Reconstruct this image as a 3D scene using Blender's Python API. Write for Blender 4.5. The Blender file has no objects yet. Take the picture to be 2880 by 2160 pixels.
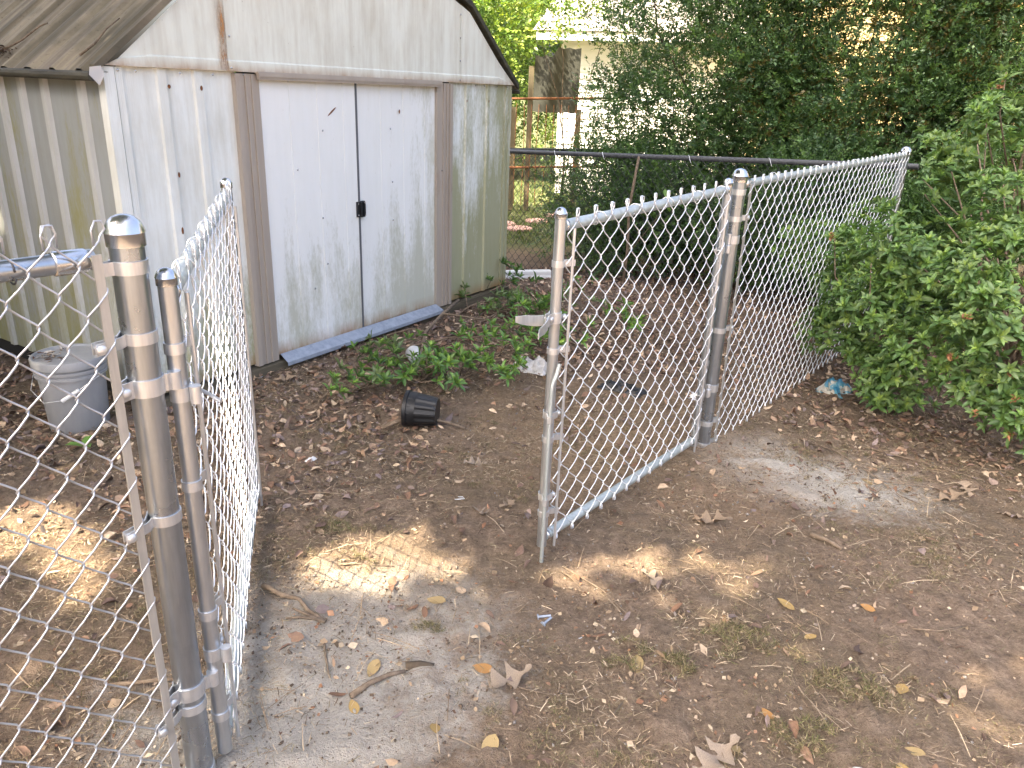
import bpy, math, random
import numpy as np
from mathutils import Matrix, Vector
rng = np.random.default_rng(11)
random.seed(11)
R = math.radians
sc = bpy.context.scene
col = sc.collection

# ------------------------------------------------------------------ camera
PITCH, ROLL, CAM_H = R(20.89), R(2.3), 1.55
fw = Vector((0, math.cos(PITCH), -math.sin(PITCH)))
ri = Vector((1, 0, 0)); up = ri.cross(fw)
cr = ri * math.cos(ROLL) + up * math.sin(ROLL)
cu = up * math.cos(ROLL) - ri * math.sin(ROLL)
cam_d = bpy.data.cameras.new('camera')
cam_d.sensor_width = 36.0; cam_d.lens = 27.03
cam_d.clip_start = 0.05; cam_d.clip_end = 600
cam = bpy.data.objects.new('camera', cam_d); col.objects.link(cam)
cam.matrix_world = Matrix(((cr.x, cu.x, -fw.x, 0), (cr.y, cu.y, -fw.y, 0), (cr.z, cu.z, -fw.z, CAM_H), (0, 0, 0, 1)))
sc.camera = cam
# ------------------------------------------------------------------ sky, sun, exposure
SUN = Vector((-0.47, -0.36, 0.81)).normalized()
wd = bpy.data.worlds.new('World'); sc.world = wd; wd.use_nodes = True
nt = wd.node_tree; nt.nodes.clear()
sky = nt.nodes.new('ShaderNodeTexSky'); sky.sky_type = 'NISHITA'; sky.sun_disc = False
sky.sun_elevation = math.asin(SUN.z); sky.sun_rotation = math.atan2(SUN.x, SUN.y)
sky.air_density = 0.8; sky.dust_density = 9.0; sky.ozone_density = 0.0
bg = nt.nodes.new('ShaderNodeBackground'); bg.inputs[1].default_value = 0.15
out = nt.nodes.new('ShaderNodeOutputWorld')
nt.links.new(sky.outputs[0], bg.inputs[0]); nt.links.new(bg.outputs[0], out.inputs[0])
sun_d = bpy.data.lights.new('sun', 'SUN'); sun_d.energy = 5.0; sun_d.angle = R(0.53); sun_d.color = (1, .85, .64)
sun = bpy.data.objects.new('sun', sun_d); col.objects.link(sun)
sun.rotation_euler = (-SUN).to_track_quat('-Z', 'Y').to_euler(); sun.location = SUN * 30
vs = sc.view_settings
vs.view_transform = 'Standard'; vs.look = 'None'; vs.exposure = 2.5; vs.gamma = 1.0; vs.use_curve_mapping = False
sc.render.engine = 'CYCLES'
sc.cycles.max_bounces = 8; sc.cycles.diffuse_bounces = 4; sc.cycles.glossy_bounces = 4
sc.cycles.sample_clamp_indirect = 4.0
sc.cycles.use_denoising = True

# ------------------------------------------------------------------ helpers
def lattice(nx=256, seed=0): return np.random.default_rng(seed).random((nx, nx))
_lat = lattice(seed=5)
def vnoise(x, y):
    x = np.asarray(x, float); y = np.asarray(y, float)
    xi = np.floor(x).astype(int); yi = np.floor(y).astype(int); fx = x - xi; fy = y - yi
    fx = fx * fx * (3 - 2 * fx); fy = fy * fy * (3 - 2 * fy); m = 255
    a = _lat[xi & m, yi & m]; b = _lat[(xi + 1) & m, yi & m]; c = _lat[xi & m, (yi + 1) & m]; d = _lat[(xi + 1) & m, (yi + 1) & m]
    return (a * (1 - fx) + b * fx) * (1 - fy) + (c * (1 - fx) + d * fx) * fy - .5
def sstep(a, b, x):
    t = np.clip((np.asarray(x, float) - a) / (b - a), 0, 1); return t * t * (3 - 2 * t)
def gz(x, y):
    x = np.asarray(x, float); y = np.asarray(y, float)
    base = -0.12 * sstep(6.3, 8.0, y)
    amp = sstep(.3, 1.2, np.abs(y) + np.abs(x)) * 1.0
    return base + .022 * vnoise(x * 1.3 + 7, y * 1.3 + 3) * amp + .010 * vnoise(x * 4 + 1, y * 4 + 9)
def link(o, parent=None):
    col.objects.link(o)
    if parent is not None: o.parent = parent
    return o
def tag(o, label=None, cat=None, group=None, kind=None):
    if label: o['label'] = label
    if cat: o['category'] = cat
    if group: o['group'] = group
    if kind: o['kind'] = kind
    return o
def thing(name, loc=(0, 0, 0), rz=0, label=None, cat=None, group=None):
    o = bpy.data.objects.new(name, None); o.empty_display_size = .1
    link(o); o.location = loc; o.rotation_euler = (0, 0, rz)
    return tag(o, label, cat, group)
def mesh(name, v, f, mat=None, smooth=False, colr=None):
    me = bpy.data.meshes.new(name)
    me.from_pydata([tuple(map(float, p)) for p in v], [], [tuple(map(int, q)) for q in f])
    if smooth: me.polygons.foreach_set('use_smooth', np.ones(len(me.polygons), bool))
    if mat: me.materials.append(mat)
    if colr is not None:
        ca = me.color_attributes.new('Col', 'FLOAT_COLOR', 'POINT')
        c4 = np.ones((len(v), 4), np.float32); c4[:, :3] = colr; ca.data.foreach_set('color', c4.ravel())
    me.update(); return me
def big_mesh(name, v, f, mat, colr=None, smooth=False):
    """v (n,3), f (m,k) arrays all of one face size"""
    v = np.asarray(v, np.float32); f = np.asarray(f, np.int32); k = f.shape[1]
    me = bpy.data.meshes.new(name)
    me.vertices.add(len(v)); me.vertices.foreach_set('co', v.ravel())
    me.loops.add(f.size); me.loops.foreach_set('vertex_index', f.ravel())
    me.polygons.add(len(f)); me.polygons.foreach_set('loop_start', np.arange(0, f.size, k, dtype=np.int32))
    try: me.polygons.foreach_set('loop_total', np.full(len(f), k, np.int32))
    except Exception: pass
    if smooth: me.polygons.foreach_set('use_smooth', np.ones(len(f), bool))
    me.materials.append(mat)
    me.update(calc_edges=True)
    if colr is not None:
        ca = me.color_attributes.new('Col', 'FLOAT_COLOR', 'POINT')
        c4 = np.ones((len(v), 4), np.float32); c4[:, :3] = colr; ca.data.foreach_set('color', c4.ravel())
    return me
def obj(name, me, parent=None, loc=None, rot=None, scale=None):
    o = bpy.data.objects.new(name, me); link(o, parent)
    if loc is not None: o.location = loc
    if rot is not None: o.rotation_euler = rot
    if scale is not None: o.scale = scale if hasattr(scale, '__len__') else (scale,) * 3
    return o
class MB:
    def __init__(s): s.v = []; s.f = []; s.sm = []
    def add(s, v, f):
        b = len(s.v); s.v += [tuple(p) for p in v]; s.f += [tuple(i + b for i in q) for q in f]; return s
    def box(s, x0, x1, y0, y1, z0, z1):
        return s.add([(x0, y0, z0), (x1, y0, z0), (x1, y1, z0), (x0, y1, z0), (x0, y0, z1), (x1, y0, z1), (x1, y1, z1), (x0, y1, z1)],
                     [(0, 3, 2, 1), (4, 5, 6, 7), (0, 1, 5, 4), (1, 2, 6, 5), (2, 3, 7, 6), (3, 0, 4, 7)])
    def tube(s, pts, r, n=8, cap=True):
        P = np.asarray(pts, float); m = len(P); rr = np.broadcast_to(np.asarray(r, float), (m,))
        T = np.gradient(P, axis=0); T /= np.linalg.norm(T, axis=1)[:, None] + 1e-12
        a = np.array([0, 0, 1.]) if abs(T[0][2]) < .9 else np.array([1., 0, 0])
        u = np.cross(T[0], a); u /= np.linalg.norm(u); V = []
        ang = np.arange(n) * 2 * np.pi / n
        for i in range(m):
            u = u - T[i] * (u @ T[i]); u /= np.linalg.norm(u) + 1e-12; w = np.cross(T[i], u)
            V.append(P[i] + rr[i] * (np.cos(ang)[:, None] * u + np.sin(ang)[:, None] * w))
        V = np.concatenate(V); F = []
        for i in range(m - 1):
            for j in range(n):
                k = (j + 1) % n; F.append((i * n + j, i * n + k, i * n + n + k, i * n + n + j))
        if cap: F.append(tuple(range(n - 1, -1, -1))); F.append(tuple((m - 1) * n + j for j in range(n)))
        return s.add(V, F)
    def lathe(s, prof, n=24, axis=(0, 0), cap=False):
        V = []; F = []; m = len(prof)
        for r, z in prof:
            for j in range(n):
                a = 2 * math.pi * j / n; V.append((axis[0] + r * math.cos(a), axis[1] + r * math.sin(a), z))
        for i in range(m - 1):
            for j in range(n):
                k = (j + 1) % n; F.append((i * n + j, i * n + k, i * n + n + k, i * n + n + j))
        if cap: F.append(tuple(range(n - 1, -1, -1))); F.append(tuple((m - 1) * n + j for j in range(n)))
        return s.add(V, F)
    def strap(s, path, t, z0, z1, slope=0):
        """ribbon along an open 2D path, thickness t, from z0 to z1"""
        P = np.asarray(path, float); T = np.gradient(P, axis=0); T /= np.linalg.norm(T, axis=1)[:, None]
        Nn = np.stack([-T[:, 1], T[:, 0]], 1); A = P + Nn * t / 2; B = P - Nn * t / 2; m = len(P); V = []
        for a, b in zip(A, B): V += [(a[0], a[1], z0), (a[0], a[1], z1), (b[0], b[1], z1), (b[0], b[1], z0)]
        F = []
        for i in range(m - 1):
            for j in range(4): k = (j + 1) % 4; F.append((i * 4 + j, i * 4 + k, i * 4 + 4 + k, i * 4 + 4 + j))
        F += [(3, 2, 1, 0), tuple((m - 1) * 4 + j for j in range(4))]
        return s.add(V, F)
    def sphere(s, c, r, n=8, m=5, sq=(1, 1, 1)):
        V = [(c[0], c[1], c[2] + r * sq[2])]; F = []
        for i in range(1, m):
            a = math.pi * i / m
            for j in range(n): b = 2 * math.pi * j / n; V.append((c[0] + r * sq[0] * math.sin(a) * math.cos(b), c[1] + r * sq[1] * math.sin(a) * math.sin(b), c[2] + r * sq[2] * math.cos(a)))
        V.append((c[0], c[1], c[2] - r * sq[2])); L = len(V) - 1
        for j in range(n):
            k = (j + 1) % n; F.append((0, 1 + j, 1 + k)); F.append((L, 1 + (m - 2) * n + k, 1 + (m - 2) * n + j))
            for i in range(m - 2): F.append((1 + i * n + j, 1 + (i + 1) * n + j, 1 + (i + 1) * n + k, 1 + i * n + k))
        return s.add(V, F)
    def data(s, name, mat, smooth=False, angle=None):
        me = mesh(name, s.v, s.f, mat, smooth or angle is not None)
        if angle is not None: me.set_sharp_from_angle(angle=R(angle))
        return me
    def build(s, name, mat, parent=None, smooth=False, angle=None): return obj(name, s.data(name, mat, smooth, angle), parent)

# ------------------------------------------------------------------ materials
class NT:
    def __init__(s, name):
        s.m = bpy.data.materials.new(name); s.m.use_nodes = True; s.t = s.m.node_tree
        s.p = s.t.nodes['Principled BSDF']; s.o = s.t.nodes['Material Output']
    def n(s, ty, ins=None, **kw):
        nd = s.t.nodes.new('ShaderNode' + ty)
        for k, v in kw.items(): setattr(nd, k, v)
        for k, v in (ins or {}).items(): s.set(nd, k, v)
        return nd
    def set(s, nd, k, v):
        i = nd.inputs[k]
        if isinstance(v, bpy.types.NodeSocket): s.t.links.new(v, i)
        elif isinstance(v, bpy.types.Node): s.t.links.new(v.outputs[0], i)
        else:
            if hasattr(v, '__len__') and len(v) == 3 and len(i.default_value) == 4: v = (*v, 1)
            i.default_value = v
    def coord(s, scale=(1, 1, 1), loc=(0, 0, 0), kind='Object'):
        tc = s.n('TexCoord'); mp = s.n('Mapping', {'Vector': tc.outputs[kind], 'Scale': scale, 'Location': loc}); return mp.outputs[0]
    def noise(s, scale, detail=4, rough=.55, vec=None, dist=0):
        nd = s.n('TexNoise', {'Scale': scale, 'Detail': detail, 'Roughness': rough, 'Distortion': dist})
        if vec is not None: s.set(nd, 'Vector', vec)
        return nd.outputs[0]
    def ramp(s, fac, stops):
        nd = s.n('ValToRGB', {'Fac': fac}); e = nd.color_ramp.elements
        while len(e) < len(stops): e.new(.5)
        for el, (p, c) in zip(e, stops):
            el.position = p; el.color = (*c, 1) if hasattr(c, '__len__') else (c, c, c, 1)
        return nd.outputs[0]
    def mix(s, fac, a, b, mode='MIX'):
        nd = s.n('MixRGB', blend_type=mode); s.set(nd, 0, fac); s.set(nd, 1, a); s.set(nd, 2, b); return nd.outputs[0]
    def math(s, op, a, b=0.0, clamp=False):
        nd = s.n('Math', operation=op, use_clamp=clamp); s.set(nd, 0, a); s.set(nd, 1, b); return nd.outputs[0]
    def bump(s, h, strength=.4, dist=.01):
        b = s.n('Bump', {'Height': h, 'Strength': strength, 'Distance': dist}); s.set(s.p, 'Normal', b.outputs[0])
    def base(s, c=None, rough=None, metal=None, **kw):
        if c is not None: s.set(s.p, 'Base Color', c)
        if rough is not None: s.set(s.p, 'Roughness', rough)
        if metal is not None: s.set(s.p, 'Metallic', metal)
        for k, v in kw.items(): s.set(s.p, k.replace('_', ' '), v)
        return s
    def leafy(s, colr, trans=.3):
        tr = s.n('BsdfTranslucent'); s.set(tr, 0, s.mix(1, colr, (1.25, 1.3, .55), 'MULTIPLY'))
        ms = s.n('MixShader', {0: trans}); s.t.links.new(s.p.outputs[0], ms.inputs[1]); s.t.links.new(tr.outputs[0], ms.inputs[2])
        s.t.links.new(ms.outputs[0], s.o.inputs[0]); return s

def mat_galv(name, c, rough, metal, var=.12, streak=60):
    m = NT(name); v = m.coord((1, 1, .12)); a = m.noise(streak, 3, .6, v); b = m.noise(9, 4, .6, m.coord())
    cc = m.mix(m.ramp(a, [(.35, 0), (.7, 1)]), tuple(x * (1 - var) for x in c), tuple(min(1, x * (1 + var)) for x in c))
    cc = m.mix(m.ramp(b, [(.55, 0), (.75, .5)]), cc, tuple(x * .72 for x in c))
    m.base(cc, m.math('ADD', m.math('MULTIPLY', b, .25), rough - .12), metal); m.bump(m.noise(180, 3, .6, m.coord((1, 1, .3))), .06, .002)
    return m.m
M = {}
M['post'] = mat_galv('galvanised_post', (.38, .42, .47), .29, .88)
M['pipe'] = mat_galv('galvanised_gate_pipe', (.50, .525, .55), .33, .82)
M['rail'] = mat_galv('galvanised_dull_rail', (.50, .55, .55), .42, .55)
M['strap'] = mat_galv('galvanised_strap', (.66, .67, .68), .38, .75)
M['wire'] = mat_galv('galvanised_wire', (.88, .90, .93), .34, .65, .05)
M['wirel'] = mat_galv('galvanised_wire_dull', (.52, .54, .58), .36, .75, .05)
M['barmetal'] = mat_galv('tension_bar_steel', (.50, .48, .44), .5, .6)
M['cap'] = mat_galv('aluminium_cap', (.58, .60, .63), .24, .95)
M['oldwire'] = mat_galv('weathered_wire', (.060, .062, .070), .55, .4)
M['oldrail'] = mat_galv('weathered_rail', (.085, .09, .10), .5, .3)
M['blackwire'] = NT('black_coated_wire').base((.012, .013, .012), .45).m
m = NT('ramp_steel'); v = m.noise(22, 4, .7, m.coord()); m.base(m.ramp(v, [(.3, (.26, .30, .37)), (.7, (.40, .45, .53))]), .5, .35); M['ramp'] = m.m

def shed_paint(name, base, algae=.5, low=.9, dirt=.35, dirtc=(.40, .37, .27), rust_edge=None, right=False, grain=0.0):
    m = NT(name); tc = m.n('TexCoord').outputs['Object']; sep = m.n('SeparateXYZ', {0: tc}); X, Y, Z = sep.outputs
    st = m.noise(9, 5, .65, m.coord((1, 1, .16))); st2 = m.noise(26, 4, .6, m.coord((1, 1, .09), (3, 1, 2)))
    bl = m.noise(2.2, 3, .6, m.coord((1, 1, .6), (5, 2, 1))); fine = m.noise(70, 3, .7, m.coord((1, 1, .35)))
    grad = m.n('MapRange', {'Value': Z, 'From Min': 0.0, 'From Max': low, 'To Min': 1.0, 'To Max': 0.0}).outputs[0]
    g = m.math('ADD', m.math('MULTIPLY', grad, .34), m.math('MULTIPLY', bl, .5))
    if right:
        gr = m.n('MapRange', {'Value': X, 'From Min': 1.5, 'From Max': 3.0, 'To Min': 0.0, 'To Max': .32}).outputs[0]; g = m.math('ADD', g, gr)
    g = m.math('ADD', g, m.math('MULTIPLY', m.math('SUBTRACT', st, .5), .75)); g = m.math('ADD', g, m.math('MULTIPLY', m.math('SUBTRACT', fine, .5), .35))
    af = m.math('MULTIPLY', m.ramp(g, [(.40, 0), (.62, 1)]), algae, True)
    d = m.math('ADD', m.math('MULTIPLY', st2, .5), m.math('MULTIPLY', m.noise(4, 5, .7, m.coord((1, 1, .5), (9, 9, 3))), .5))
    df = m.math('MULTIPLY', m.ramp(d, [(.42, 0), (.66, 1)]), dirt, True)
    c = m.mix(df, base, dirtc); c = m.mix(af, c, (.27, .265, .115))
    sp = m.math('MULTIPLY', m.ramp(m.noise(95, 2, .5, m.coord((1, 1, .6), (1, 7, 3))), [(.75, 0), (.80, 1)]), .35)
    c = m.mix(sp, c, (.13, .09, .05))
    if rust_edge:
        for (z0, z1, amt) in rust_edge:
            r = m.n('MapRange', {'Value': Z, 'From Min': z0, 'From Max': z1, 'To Min': 1.0, 'To Max': 0.0}).outputs[0]
            r = m.math('MULTIPLY', r, m.ramp(m.noise(7, 5, .7, m.coord((1, 1, .4), (2, 2, 2))), [(.32, .15), (.62, 1)])); c = m.mix(m.math('MULTIPLY', r, amt, True), c, (.30, .135, .03))
    m.base(c, .48)
    h = m.noise(5, 3, .5, m.coord((1, 1, .25), (4, 4, 4)))
    if grain:
        w = m.n('TexWave', {'Vector': m.coord(), 'Scale': 34.0, 'Distortion': .6, 'Detail': 1.0}, wave_type='BANDS', bands_direction='X')
        h = m.math('ADD', h, m.math('MULTIPLY', w.outputs[0], grain))
    m.bump(h, .35, .006); return m.m
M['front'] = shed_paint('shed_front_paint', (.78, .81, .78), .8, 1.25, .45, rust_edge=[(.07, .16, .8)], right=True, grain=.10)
M['side'] = shed_paint('shed_side_shaded_paint', (.31, .335, .34), .9, 2.1, .5, (.24, .24, .20))  # shade of this wall painted into the base, under real algae and dirt
M['siderib_lit'] = shed_paint('shed_side_rib_lit_paint', (.50, .52, .525), .6, 1.3, .5, (.30, .30, .25))  # lighter copy for rib faces: the light they catch, painted in
M['door'] = shed_paint('shed_door_paint', (.82, .835, .82), .5, .95, .16, (.60, .60, .52), rust_edge=[(.08, .17, .9)], right=True)
M['gable'] = shed_paint('shed_gable_paint', (.745, .765, .685), .25, .6, .6, (.46, .42, .33), rust_edge=[(1.575, 1.625, .95)])
m = NT('shed_trim_taupe'); d = m.noise(14, 4, .65, m.coord((1, 1, .1))); e = m.noise(5, 5, .7, m.coord((1, 1, .3), (3, 3, 3)))
m.base(m.mix(m.ramp(e, [(.60, 0), (.75, .55)]), m.ramp(d, [(.3, (.36, .31, .26)), (.7, (.415, .365, .31))]), (.24, .15, .09)), .5); M['trim'] = m.m
m = NT('shed_roof_weathered'); v = m.coord((.22, 2.6, .22)); a = m.noise(4, 4, .5, v); b = m.noise(3, 5, .7, m.coord((1, 1, 1), (3, 1, 4))); f_ = m.noise(60, 3, .6, m.coord())
c = m.ramp(a, [(.30, (.085, .075, .05)), (.44, (.15, .125, .085)), (.56, (.27, .23, .16)), (.7, (.16, .13, .10))])
c = m.mix(m.ramp(b, [(.45, 0), (.7, .7)]), c, (.075, .07, .045)); c = m.mix(m.math('MULTIPLY', m.ramp(f_, [(.6, 0), (.7, 1)]), .4), c, (.05, .04, .03)); m.base(c, .75); m.bump(f_, .15, .004); M['roof'] = m.m
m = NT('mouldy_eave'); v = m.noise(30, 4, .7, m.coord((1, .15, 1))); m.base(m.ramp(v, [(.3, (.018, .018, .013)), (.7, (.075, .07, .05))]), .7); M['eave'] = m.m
m = NT('treated_wood'); v = m.noise(25, 4, .6, m.coord((.1, 1, 1))); m.base(m.ramp(v, [(.3, (.05, .045, .03)), (.7, (.15, .125, .085))]), .8); M['wood'] = m.m
M['dark'] = NT('painted_recess_shade').base((.015, .014, .013), .9).m  # near-black that stands in for shade in gaps and recesses
M['gap'] = NT('door_edge_grey').base((.11, .115, .125), .6).m
M['black'] = NT('black_plastic').base((.012, .013, .015), .42).m
m = NT('rust'); v = m.noise(60, 4, .7, m.coord()); m.base(m.ramp(v, [(.3, (.085, .03, .014)), (.7, (.25, .10, .035))]), .85); M['rust'] = m.m
m = NT('bucket_plastic'); v = m.noise(8, 5, .7, m.coord((1, 1, .4))); m.base(m.ramp(v, [(.3, (.26, .265, .275)), (.7, (.34, .345, .35))]), .5); M['bucket'] = m.m
m = NT('bucket_lid_plastic'); v = m.noise(9, 5, .7, m.coord()); m.base(m.ramp(v, [(.35, (.27, .28, .29)), (.6, (.33, .335, .34)), (.75, (.22, .17, .12))]), .55); M['lid'] = m.m
M['white'] = NT('white_plastic').base((.75, .75, .74), .4).m
m = NT('bark'); v = m.noise(35, 5, .7, m.coord((1, 1, 1))); m.base(m.ramp(v, [(.3, (.085, .06, .04)), (.7, (.27, .205, .145))]), .9); m.bump(v, .5, .004); M['bark'] = m.m
m = NT('dark_bark'); v = m.noise(25, 5, .7, m.coord((1, 1, .4))); m.base(m.ramp(v, [(.3, (.03, .022, .015)), (.7, (.12, .09, .06))]), .9); m.bump(v, .5, .008); M['dbark'] = m.m
m = NT('leaf_colour'); a = m.n('Attribute', attribute_name='Col'); n_ = m.noise(40, 3, .6, m.coord()); cc = m.mix(1, a.outputs[0], m.ramp(n_, [(.3, .78), (.7, 1.18)]), 'MULTIPLY')
m.base(cc, .42); m.leafy(cc, .22); M['leaf'] = m.m
m = NT('dry_colour'); a = m.n('Attribute', attribute_name='Col'); n_ = m.noise(60, 4, .7, m.coord()); cc = m.mix(1, a.outputs[0], m.ramp(n_, [(.3, .65), (.7, 1.25)]), 'MULTIPLY'); m.base(cc, .85); M['dry'] = m.m
m = NT('plain_colour'); a = m.n('Attribute', attribute_name='Col'); m.base(a.outputs[0], .6); M['plain'] = m.m
m = NT('clear_film'); n_ = m.noise(12, 4, .6, m.coord()); m.base((.82, .84, .86), .25, 0, Alpha=.55); m.bump(n_, .5, .01); M['film'] = m.m
m = NT('crumpled_bag'); n_ = m.noise(25, 4, .6, m.coord()); m.base(m.ramp(n_, [(.3, (.35, .33, .30)), (.65, (.62, .60, .57))]), .55); m.bump(n_, .8, .01); M['bag'] = m.m
m = NT('blue_wrap'); n_ = m.noise(18, 4, .6, m.coord()); m.base(m.ramp(n_, [(.40, (.03, .17, .30)), (.52, (.10, .28, .36)), (.56, (.42, .40, .34)), (.8, (.50, .48, .43))]), .4); m.bump(n_, .6, .01); M['wrap'] = m.m

# ground: dry dirt with grey cement dust, sandy spoil, leaf mould and lawn beyond the old fence
m = NT('dirt'); tc = m.n('TexCoord').outputs['Object']; sep = m.n('SeparateXYZ', {0: tc}); X, Y, Z = sep.outputs
n1 = m.noise(1.7, 5, .6, tc); n2 = m.noise(14, 5, .7, tc); n3 = m.noise(95, 3, .7, tc); n4 = m.noise(330, 2, .6, tc)
n5 = m.noise(42, 6, .75, tc); c = m.ramp(m.math('ADD', m.math('MULTIPLY', n2, .5), m.math('MULTIPLY', n5, .5)), [(.34, (.080, .057, .040)), (.48, (.185, .137, .102)), (.56, (.25, .19, .145)), (.68, (.36, .285, .22))])  # colour follows bump height: crevice shade painted in with soil variation
c = m.mix(m.ramp(n1, [(.42, 0), (.62, .55)]), c, (.125, .098, .062))
def spot(x, y, rx, ry, ang=0, soft=.35):
    ca, sa = math.cos(ang), math.sin(ang)
    dx = m.math('SUBTRACT', X, x); dy = m.math('SUBTRACT', Y, y)
    a_ = m.math('DIVIDE', m.math('ADD', m.math('MULTIPLY', dx, ca), m.math('MULTIPLY', dy, sa)), rx)
    b_ = m.math('DIVIDE', m.math('SUBTRACT', m.math('MULTIPLY', dy, ca), m.math('MULTIPLY', dx, sa)), ry)
    r = m.math('SQRT', m.math('ADD', m.math('MULTIPLY', a_, a_), m.math('MULTIPLY', b_, b_)))
    r = m.math('ADD', r, m.math('MULTIPLY', m.math('SUBTRACT', m.math('ADD', m.math('MULTIPLY', m.noise(5, 5, .7, tc), .6), m.math('MULTIPLY', n5, .4)), .5), 2.6))
    return m.ramp(r, [(soft, 1), (1.0, 0)])
grey = (.52, .515, .50)
for (x, y, rx, ry, an, k) in [(1.14, 3.18, .34, .38, 0, 1), (1.38, 2.98, .56, .34, -.3, .95), (-.52, 1.55, .62, .42, .5, .75), (-.42, 1.95, .55, .36, 0, .55)]:
    c = m.mix(m.math('MULTIPLY', spot(x, y, rx, ry, an), k), c, grey)
c = m.mix(m.math('MULTIPLY', spot(.50, 3.55, .95, .95, .6), .85), c, m.ramp(n5, [(.38, (.20, .14, .085)), (.6, (.38, .285, .19))]))
c = m.mix(m.math('MULTIPLY', spot(.95, 2.85, .5, .35, .6), .45), c, (.27, .19, .125))
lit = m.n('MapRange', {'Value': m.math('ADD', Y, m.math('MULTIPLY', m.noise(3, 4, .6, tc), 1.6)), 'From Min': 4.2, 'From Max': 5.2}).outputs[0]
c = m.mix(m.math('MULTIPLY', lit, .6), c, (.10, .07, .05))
lawn = m.n('MapRange', {'Value': m.math('ADD', Y, m.math('MULTIPLY', m.noise(1.2, 4, .6, tc), 1.5)), 'From Min': 9.1, 'From Max': 9.7}).outputs[0]
c = m.mix(lawn, c, m.ramp(n2, [(.3, (.045, .062, .018)), (.7, (.10, .115, .038))]))
c = m.mix(m.math('MULTIPLY', m.ramp(n3, [(.55, 0), (.72, 1)]), .55), c, (.33, .27, .20))
c = m.mix(m.math('MULTIPLY', m.ramp(n4, [(.66, 0), (.72, 1)]), .5), c, (.50, .45, .38))
c = m.mix(m.math('MULTIPLY', m.ramp(n3, [(.28, 1), (.42, 0)]), .5), c, (.05, .036, .026))  # fine hollows darkened: painted crevice shade
c = m.mix(1, c, (1.11, 1.055, .965), 'MULTIPLY'); m.base(c, .95); m.bump(m.math('ADD', m.math('MULTIPLY', n3, .5), m.math('ADD', m.math('MULTIPLY', n5, 1.1), m.math('MULTIPLY', n4, .3))), 1.0, .022); M['dirt'] = m.m

# ------------------------------------------------------------------ ground
def grid_axis(a, b, step, far):
    fine = np.arange(a, b + 1e-6, step); k = np.geomspace(step * 1.5, far, 34)
    return np.concatenate([(a - k)[::-1], fine, b + k])
gx = grid_axis(-2.6, 3.6, .022, 150); gy = grid_axis(1.0, 7.2, .022, 150)
GX, GY = np.meshgrid(gx, gy); near = sstep(.4, 1.0, GY) * (1 - sstep(7.5, 9, GY)) * (1 - sstep(4, 6, np.abs(GX)))
cl = np.maximum(0, vnoise(GX * 17, GY * 17) - .12) * .05 + np.maximum(0, vnoise(GX * 31 + 40, GY * 31) - .1) * .03 + vnoise(GX * 9 + 60, GY * 9 + 2) * .008
GZ = gz(GX, GY) + cl * near
nx_, ny_ = len(gx), len(gy); idx = np.arange(nx_ * ny_).reshape(ny_, nx_)
F = np.stack([idx[:-1, :-1], idx[:-1, 1:], idx[1:, 1:], idx[1:, :-1]], -1).reshape(-1, 4)
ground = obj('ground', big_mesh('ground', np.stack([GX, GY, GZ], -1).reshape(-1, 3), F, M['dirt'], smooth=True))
tag(ground, 'bare brown dirt yard with grey cement dust and scattered debris', 'ground', kind='structure')

# ------------------------------------------------------------------ chain link parts
def catm(P):
    return np.asarray(P, float)
def wire_mesh(name, a, b, n, mirror, r, sides, d, mat, knob=True, ppseg=4):
    """one zigzag wire of chain link from z=0 downwards, x in 0..a"""
    ov = r * .9; P = []
    def ext(j):
        right = (j % 2 == 0) != mirror
        return (a + ov) if right else -ov
    x0 = ext(0); s = 1 if x0 > 0 else -1; yb = .5 * d * (1 if mirror else -1)
    if knob:
        P += [(x0 - s * (.012 + ov), yb * 2.2, -.012), (x0 - s * (.013 + ov), yb * 2.2, .012), (x0 - s * .006, yb, .027), (x0 + s * .005, yb, .026), (x0 + s * .0095, 0, .012)]
    for j in range(n):
        xa, xb = ext(j), ext(j + 1); front = (xa > xb)
        y = -d if front else d
        P.append((xa, 0, -j * b))
        if ppseg == 4:
            P += [(xa + (xb - xa) * .07, y * .75, -(j + .13) * b), (xa + (xb - xa) * .47, y, -(j + .5) * b), (xa + (xb - xa) * .93, y * .75, -(j + .87) * b)]
    x1 = ext(n); s = 1 if x1 > 0 else -1; P.append((x1, 0, -n * b))
    if knob: P += [(x1 + s * .008, 0, -n * b - .010), (x1 + s * .004, yb, -n * b - .024), (x1 - s * .009, yb * 2, -n * b - .020), (x1 - s * .010, yb * 2, -n * b + .004)]
    return MB().tube(P, r, sides).data(name, mat, True)
def chain_wires(parent, x0, a, b, n, count, ztop, y, r, sides, d, mat, knob=True, slope=0.0, ppseg=4, first=0, jitter=0, zf=None):
    me = [wire_mesh('wire', a, b, n, k == 1, r, sides, d, mat, knob, ppseg) for k in (0, 1)]
    for k in range(count):
        x = x0 + k * a
        o = obj('wire', me[(k + first) % 2], parent, (x, y + (float(vnoise(k * .23, y * 9)) * jitter), ztop + (zf(x) if zf else slope * x)))
        if jitter: o.rotation_euler = (float(vnoise(k * .31 + 5, 2.)) * jitter * .8, 0, float(vnoise(k * .7 + 9, 4.)) * .12)
def post_cap(parent, z, r, x=0, y=0):
    R_ = r * 1.10; pr = [(R_, z - .024), (R_, z - .002), (R_ * 1.05, z), (R_ * .98, z + .008), (R_ * .82, z + .019), (R_ * .55, z + .0275), (R_ * .25, z + .031), (.0005, z + .032)]
    k = r / .030
    pr = [(a_, z + (b_ - z) * (k if k < 1 else 1)) for a_, b_ in pr]
    return MB().lathe(pr, 28, (x, y)).build('post_cap', M['cap'], parent, angle=50)
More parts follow.
